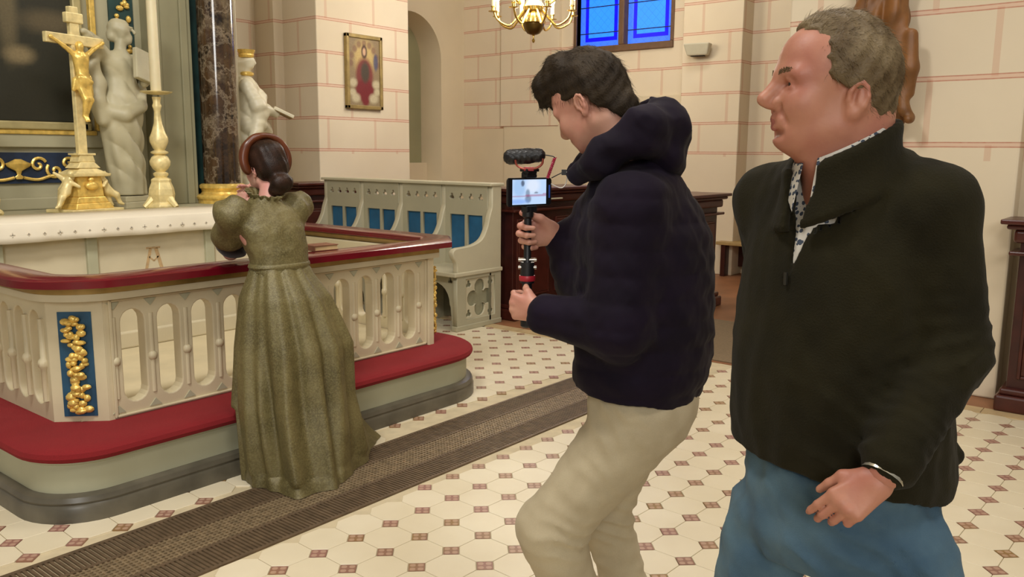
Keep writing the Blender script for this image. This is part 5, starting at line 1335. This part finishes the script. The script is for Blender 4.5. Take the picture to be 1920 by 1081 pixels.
    MB().lathe([(.019, 1.19), (.019, 1.245)], (X, Y, 0), 14).build('ball_head', M_bk, rg, smooth=True)
    ph = empty('phone', (X+.003, Y+.0, 1.429), R(40)); ph.parent = rg      # screen turned towards its user
    MB().add([], []).v
    link('phone_body', xf(plate([rrect(-.075, -.0365, .075, .0365, .009)], .008, .0015), XZ), M_bk, ph, smooth=False)
    def scr(u, v):
        c = srgb((196, 222, 255)); c = over(c, srgb((150, 190, 235)), .6*blob(u, v, .2, .7, .18, .4, .6)); c = over(c, srgb((232, 240, 255)), .8*blob(u, v, .6, .75, .2, .3, .8))
        c = over(c, srgb((120, 140, 165)), .8*blob(u, v, .45, .45, .06, .16, .5)); c = over(c, srgb((90, 105, 130)), .7*blob(u, v, .46, .22, .09, .16, .5)); c = over(c, srgb((60, 70, 90)), .8*blob(u, v, .7, .47, .06, .03, .6))
        if .30 < v < .345+.08*u: c = over(c, srgb((170, 90, 130)), .6)
        c = over(c, srgb((90, 150, 250)), .5*blob(u, v, .15, .12, .3, .1, .8)); c = over(c, srgb((60, 60, 80)), .8*blob(u, v, .3, .85, .05, .12, .4))
        return c
    picture('screen', 44, 24, .116, .064, scr, paint_mat('phone_screen', .2, 1.05), ph, (-.003, -.0045, 0))
    MB().box((-.075, -.0046, -.0365), (-.0615, -.004, .0365)).build('bezel', M_bk, ph)
    MB().box((.064, -.0052, -.017), (.0685, -.004, .017)).build('shutter_button', mat('blue_screen_icon', '#3d62c8', .3), ph)
    MB().box((-.018, -.012, -.052), (.018, .012, -.036)).box((-.018, .003, -.05), (.018, .012, .05)).box((-.018, -.010, .0365), (.018, .012, .046)).build('phone_clamp', M_bk, ph, bevel=.002)
    MB().box((-.016, -.012, .046), (.016, .012, .062)).box((-.022, -.014, .052), (.022, .014, .060)).build('cold_shoe', M_bk, ph, bevel=.002)
    # shock mount and microphone
    z0 = 1.429+.056
    for dy in (-.02, .02):
        MB().tube(cr_path([(X-.034, Y+dy, z0+.026), (X-.030, Y+dy, z0+.012), (X-.015, Y+dy, z0+.004), (X+.004, Y+dy, z0+.003), (X+.022, Y+dy, z0+.006), (X+.035, Y+dy, z0+.016), (X+.037, Y+dy, z0+.030)], 4), .0028, 6).build('shock_mount_hoop', mat('copper_red_hoop', '#9a4a3c', .35, .4), rg, smooth=True)
    MB().box((X-.012, Y-.022, z0-.002), (X+.014, Y+.022, z0+.008)).build('shock_mount_base', M_red, rg, bevel=.002)
    fm = Field((X-.10, Y-.05, z0), (X+.09, Y+.05, z0+.09), .0028)
    fm.cap((X-.046, Y, z0+.033), (X-.0, Y-.002, z0+.036), .0195, .0200, .004); fm.cap((X-.0, Y-.002, z0+.036), (X+.026, Y-.003, z0+.038), .0185, .0175, .003); fm.disp(lambda x, y, z: .0015*np.sin(x*420)*np.sin(y*500+z*430))
    mc = sculpt('microphone', fm, M_bk, rg); strands('wind_muff_fur', mc.data, mat('black_fur', '#1a171c', .8), mc, 1500, .006, .0009, lambda q: (-.4, .1, -.5), 8, 2, .9)
    MB().tube(cr_path([(X+.042, Y-.003, z0+.039), (X+.055, Y, z0+.037), (X+.066, Y, z0+.034), (X+.068, Y, z0+.028)], 4), .0016, 6).build('plug_lead', M_bk, rg, smooth=True)
    coil = [(X+.068-.018*t+.0035*math.cos(t*2*PI*14), Y+.0035*math.sin(t*2*PI*14), z0+.032-.052*t) for t in [i/150 for i in range(151)]]
    MB().tube(coil, .0016, 5).build('coiled_red_cable', mat('crimson_cable', '#b02a48', .4), rg, smooth=True)
    MB().tube(cr_path([(X+.060, Y, z0-.02), (X+.075, Y, z0-.012), (X+.090, Y, z0-.005)], 4), .0015, 6).box((X+.086, Y-.004, z0-.012), (X+.098, Y+.004, z0+.002)).build('cable_plug', M_bk, rg)
    MB().tube(cr_path([(X+.06, Y+.01, 1.45), (X+.085, Y, 1.440), (X+.098, Y, 1.452), (X+.10, Y, 1.48), (X+.093, Y, z0-.01)], 5), .0013, 5).build('white_lead', mat('white_lead', '#d0ccc4', .5), rg, smooth=True)
    return p
young_man()
# ------------------------------------------------------------------ kneeling woman in historical dress
def woman():
    base = Vector((2.377, 3.35, 0)); 
    t = NT('olive_gold_brocade'); o = t.obj()
    n = t.ramp(t.noise(7, 5, o, .6), .35, .65); wv = t.noise(260, 2, o); n3 = t.ramp(t.noise(130, 4, o), .42, .66)
    c = t.mix(n, srgb('#5a502e'), srgb('#776b42')); c = t.mix(t.math('MULTIPLY', n3, .45), c, srgb('#938a5c')); c = t.mix(t.math('MULTIPLY', wv, .35), c, srgb('#2a2312'))
    t.bump(wv, .5, .003); M_dr = t.done(c, .48, .15)
    M_dk = cloth_mat('dark_sleeve_velvet', '#2c2420', '#1e1a1c', .8, 300, .4, .5)
    HC = Vector((.075, .135, 1.430))
    HM = Matrix.Translation(HC) @ Matrix.Rotation(R(-88), 4, 'Z') @ Matrix.Rotation(R(-8), 4, 'Y')   # canonical face -x -> towards altar and left
    SL, EL, WL = Vector((-.145, .075, 1.245)), Vector((-.02, .315, 1.035)), Vector((.045, .315, 1.24))
    SR, ER, WR_ = Vector((.185, .075, 1.255)), Vector((.22, .315, 1.035)), Vector((.115, .315, 1.24))
    f = Field((-.12, -.04, 1.20), (.26, .30, 1.64), .004); hd(f, HM, .93, .85, .9); nk = HM @ Vector((.03, 0, -.05)); f.cap(nk, (.03, .07, 1.24), .047, .055, .03)
    fc = Field((-.25, -.15, .30), (.32, .42, 1.3), .011)
    fc.rings([(.32, .04, .12, .12, .12), (.7, .035, .03, .15, .12), (1.0, .035, .0, .12, .09), (1.2, .02, .06, .15, .09), (1.27, .02, .07, .09, .06)], .03); fc.chain([SL, EL, WL], [.045, .036, .024], .02); fc.chain([SR, ER, WR_], [.045, .036, .024], .02)
    f1 = Field((-.02, .22, 1.2), (.20, .42, 1.42), .0032)
    hand(f1, WL+Vector((.0, 0, .01)), (.25, .05, 1), (-.9, -.2, .2), -1, (.35, .4, .4, .45), .82, (.8, .3, -.3)); hand(f1, WR_+Vector((-.0, 0, .01)), (-.2, .08, 1), (.95, .1, .2), 1, (.45, .5, .5, .55), .82, (.8, .3, -.3))
    p = link('person', net_mesh('person', f.net(), fc.net(), f1.net()), M_skin3, None, tuple(base)); tag(p, 'woman in olive brocade gown kneeling at the altar rail with clasped hands', 'person')
    for sg in (-1, 1):
        e = MB().ball((0, 0, 0), .0112, 12, 8).build('eye', M_eye, p, smooth=True); e.location = HM @ Vector((-.077, sg*.029, .0175))
    # hair: dark, drawn back into a low knot
    T = lambda q: tuple(HM @ Vector(q)); Rm = np.array(HM.to_3x3())
    fr_ = Field((-.10, -.08, 1.28), (.26, .30, 1.66), .004)
    fr_.ell(T((.012, 0, .055)), (.098, .084, .088), 0, 'add', Rm); fr_.ell(T((.05, 0, .01)), (.075, .078, .075), .03, 'add', Rm); fr_.ell(T((.02, 0, .085)), (.085, .075, .06), .03, 'add', Rm)
    fr_.ell(T((.105, .0, -.065)), (.048, .058, .045), .02, 'add', Rm); fr_.ell(T((.085, -.02, -.10)), (.03, .04, .03), .02, 'add', Rm)
    MI = np.array(HM.inverted())
    def region(x, y, z):
        lx = MI[0, 0]*x+MI[0, 1]*y+MI[0, 2]*z+MI[0, 3]; lz = MI[2, 0]*x+MI[2, 1]*y+MI[2, 2]*z+MI[2, 3]
        xb = np.interp(lz.ravel(), [-.14, -.05, -.02, .02, .06, .1, .15], [.04, .03, .0, -.035, -.055, -.07, -.06]).reshape(lz.shape); return xb-lx+.003*np.sin(z*150)
    fr_.cut(region); fr_.disp(lambda x, y, z: .0012*np.sin(z*60+x*160+2*np.sin(y*40)))
    hm = hair_mat('very_dark_hair', '#22160f', '#3a2418', .4); hr = sculpt('hair', fr_, hm, p)
    strands('hair_strands', hr.data, hm, hr, 1800, .02, .0012, lambda q: (.1, -.5, -.8), 9, 3, .15)
    # satin padded roll framing the head
    M_sat = mat('copper_brown_satin', '#54270e', .33, var=.3, scale=14)
    fn = Field((-.16, -.10, 1.34), (.30, .36, 1.72), .0045); N_ = 36
    HB = Matrix.Translation(HC) @ Matrix.Rotation(R(-108), 4, 'Z') @ Matrix.Rotation(R(-12), 4, 'Y'); MB_ = np.array(HB.inverted()); RB = np.array(HB.to_3x3()); TB = lambda q: tuple(HB @ Vector(q))
    fn.ell(TB((-.010, 0, .060)), (.108, .110, .108), 0, 'add', RB)
    fn.ell(TB((.035, 0, .055)), (.11, .098, .096), .008, 'sub', RB)
    def back(x, y, z):
        lx = MB_[0, 0]*x+MB_[0, 1]*y+MB_[0, 2]*z+MB_[0, 3]; lz = MB_[2, 0]*x+MB_[2, 1]*y+MB_[2, 2]*z+MB_[2, 3]
        return np.maximum(lx-.022, np.maximum(.0-lz, -.062-lx))
    fn.cut(back); pts = []; rad = []
    for k in range(N_+1):
        a = R(-32)+R(244)*k/N_
        q = (.020+.012*math.sin(a), .108*math.cos(a), .056+.110*math.sin(a)); pts.append(TB(q)); rad.append(.0125+.006*max(0, -math.cos(a)))
    fn.chain(pts, rad, .012); fn.disp(lambda x, y, z: .0010*np.sin(x*90+y*70+z*30))
    sculpt('padded_headdress', fn, M_sat, p)
    # bodice with puffed sleeves
    fb = Field((-.34, -.14, .94), (.38, .44, 1.38), .0062)
    fb.rings([(.965, .035, .0, .150, .112), (1.01, .035, .0, .142, .106), (1.10, .03, .025, .155, .115), (1.19, .02, .055, .175, .115), (1.245, .02, .07, .165, .095), (1.285, .02, .075, .095, .07), (1.315, .025, .08, .065, .062)], .02, p=2.3)
    fb.chain([SL, SL*.55+EL*.45], [.078, .072], .025); fb.ell(SL+Vector((-.012, .01, -.005)), (.082, .085, .078), .02); fb.chain([SR, SR*.55+ER*.45], [.076, .07], .025); fb.ell(SR+Vector((.012, .0, .0)), (.08, .08, .078), .02)
    fb.ell(SL*.45+EL*.55+Vector((-.012, 0, .01)), (.085, .09, .085), .015)
    fb.disp(lambda x, y, z: .006*np.sin(x*48+z*22+1.5*np.sin(y*30))*np.clip((np.abs(x-.02)-.12)/.05, 0, 1)); fb.disp(wrinkle(60, .004, 31)); fb.disp(wrinkle(120, .0016, 32))
    fb.cap((.03, .09, 1.42), (.028, .08, 1.26), .060, .052, .008, 'sub')
    bo = sculpt('bodice', fb, M_dr, p)
    fd = Field((-.14, .16, .96), (.36, .42, 1.32), .006)
    fd.ell(EL+Vector((0, -.02, .03)), (.068, .075, .062), .02); fd.chain([EL+Vector((0, 0, .03)), WL], [.058, .034], .02); fd.ell(ER+Vector((0, -.02, .03)), (.066, .07, .06), .02); fd.chain([ER+Vector((0, 0, .03)), WR_], [.056, .034], .02)
    fd.disp(lambda x, y, z: .006*np.sin(z*90+x*40)); fd.cut(lambda x, y, z: .981-z)
    sculpt('lower_sleeve', fd, M_dk, p)
    # pleated collar ruffle
    V, F = [], []; NA = 90
    for k in range(NA):
        a = 2*PI*k/NA; w_ = .010*math.sin(a*15)
        for r_, z in ((.058, 1.30), (.064+w_*.3, 1.325), (.082+w_, 1.338), (.084+w_, 1.334), (.062, 1.30)): V.append((.027+r_*math.cos(a), .085+r_*math.sin(a), z+.25*r_*math.sin(a)))
    for k in range(NA):
        for u in range(4): F.append((k*5+u, k*5+u+1, ((k+1) % NA)*5+u+1, ((k+1) % NA)*5+u))
    MB().add(V, F).build('collar_ruffle', M_dr, bo, smooth=True)
    # gown skirt falling from the step to the floor with a train (loft of closed curves)
    L = [(1.005, [(.035+.140*math.cos(R(a)), .0+.106*math.sin(R(a))) for a in range(0, 360, 36)]),
         (.96, [(.036+.158*math.cos(R(a)), -.005+.125*math.sin(R(a))) for a in range(0, 360, 36)]),
         (.85, [(.045+.215*math.cos(R(a)), -.02+.19*math.sin(R(a))) for a in range(0, 360, 36)]),
         (.62, [(.065+.272*math.cos(R(a)), -.045+.25*math.sin(R(a))) for a in range(0, 360, 36)]),
         (.36, [(.39, .06), (.33, .13), (.14, .15), (-.06, .14), (-.20, .06), (-.235, -.10), (-.18, -.24), (-.02, -.315), (.16, -.31), (.31, -.15)]),
         (.20, [(.47, .02), (.36, .035), (.14, .04), (-.08, .035), (-.215, .02), (-.235, -.12), (-.19, -.28), (-.03, -.36), (.15, -.335), (.35, -.18)]),
         (.06, [(.56, -.02), (.40, .035), (.15, .04), (-.08, .035), (-.212, .02), (-.225, -.13), (-.19, -.31), (-.03, -.395), (.14, -.345), (.40, -.17)]),
         (.004, [(.62, -.03), (.43, .035), (.16, .04), (-.08, .035), (-.208, .02), (-.225, -.14), (-.205, -.335), (-.03, -.42), (.135, -.36), (.42, -.18)])]
    NT_, NZ = 220, 70; zs = [q[0] for q in L]
    def closed(P, n):
        P = [Vector((a, b, 0)) for a, b in P]; N = len(P); out = []
        for i in range(n):
            u = i/n*N; j = int(u); tt = u-j; a, b, c, d = P[(j-1) % N], P[j], P[(j+1) % N], P[(j+2) % N]
            out.append(.5*((2*b)+(-a+c)*tt+(2*a-5*b+4*c-d)*tt*tt+(-a+3*b-3*c+d)*tt**3))
        return out
    curves = [closed(q[1], NT_) for q in L]; V = []
    rn = random.Random(4); ph = [rn.uniform(0, 6.28) for _ in range(6)]
    for k in range(NZ+1):
        z = zs[0]+(zs[-1]-zs[0])*(k/NZ); j = max(i for i in range(len(zs)-1) if zs[i] >= z-1e-9); u = (zs[j]-z)/(zs[j]-zs[j+1])
        s = u*u*(3-2*u) if j < 1 else u
        ring = [a*(1-s)+b*s for a, b in zip(curves[j], curves[j+1])]; cen = sum(ring, Vector())/NT_
        depth = 1-z; A = .006+.030*min(1, depth*1.6)
        for i, q in enumerate(ring):
            th = 2*PI*i/NT_; d = (q-cen); d.normalize()
            dr_ = .35*math.sin(z*2.1+ph[3])+.25*math.sin(z*4.3+th)
            am = .55+.45*math.sin(th*1.0+ph[4]+z*1.3)
            fo = .75*math.sin(th*8+ph[0]+dr_*2.2)*(.55+.45*math.sin(th*3+ph[5]))+.45*math.sin(th*13+ph[1]-dr_*2)+.22*math.sin(th*22+ph[2]-z*2.5)
            fo -= .9*abs(math.cos(th*2.5+ph[4]+dr_))**10+.35*math.sin(z*7+th*2+ph[3])*min(1, depth)*max(0, math.sin(th+2))
            if z < .05: fo *= .6
            w_ = A*fo
            if d.y > .3 and z < .34: w_ = min(w_, 0)
            V.append((q.x+d.x*w_, q.y+d.y*w_, z+.006*math.sin(th*17+ph[4])*(z < .05)*(k < NZ)))
    F = [(k*NT_+i, k*NT_+(i+1) % NT_, (k+1)*NT_+(i+1) % NT_, (k+1)*NT_+i) for k in range(NZ) for i in range(NT_)] + [tuple(range(NT_))]
    o = MB().add(V, F).build('gown_skirt', M_dr, p, smooth=True)
    MB().lathe([(.150, .985), (.156, .995), (.152, 1.008), (.146, 1.012)], (.035, .0, 0), 40, 1, .75).build('waist_band', M_dr, p, smooth=True)
    return p
woman()
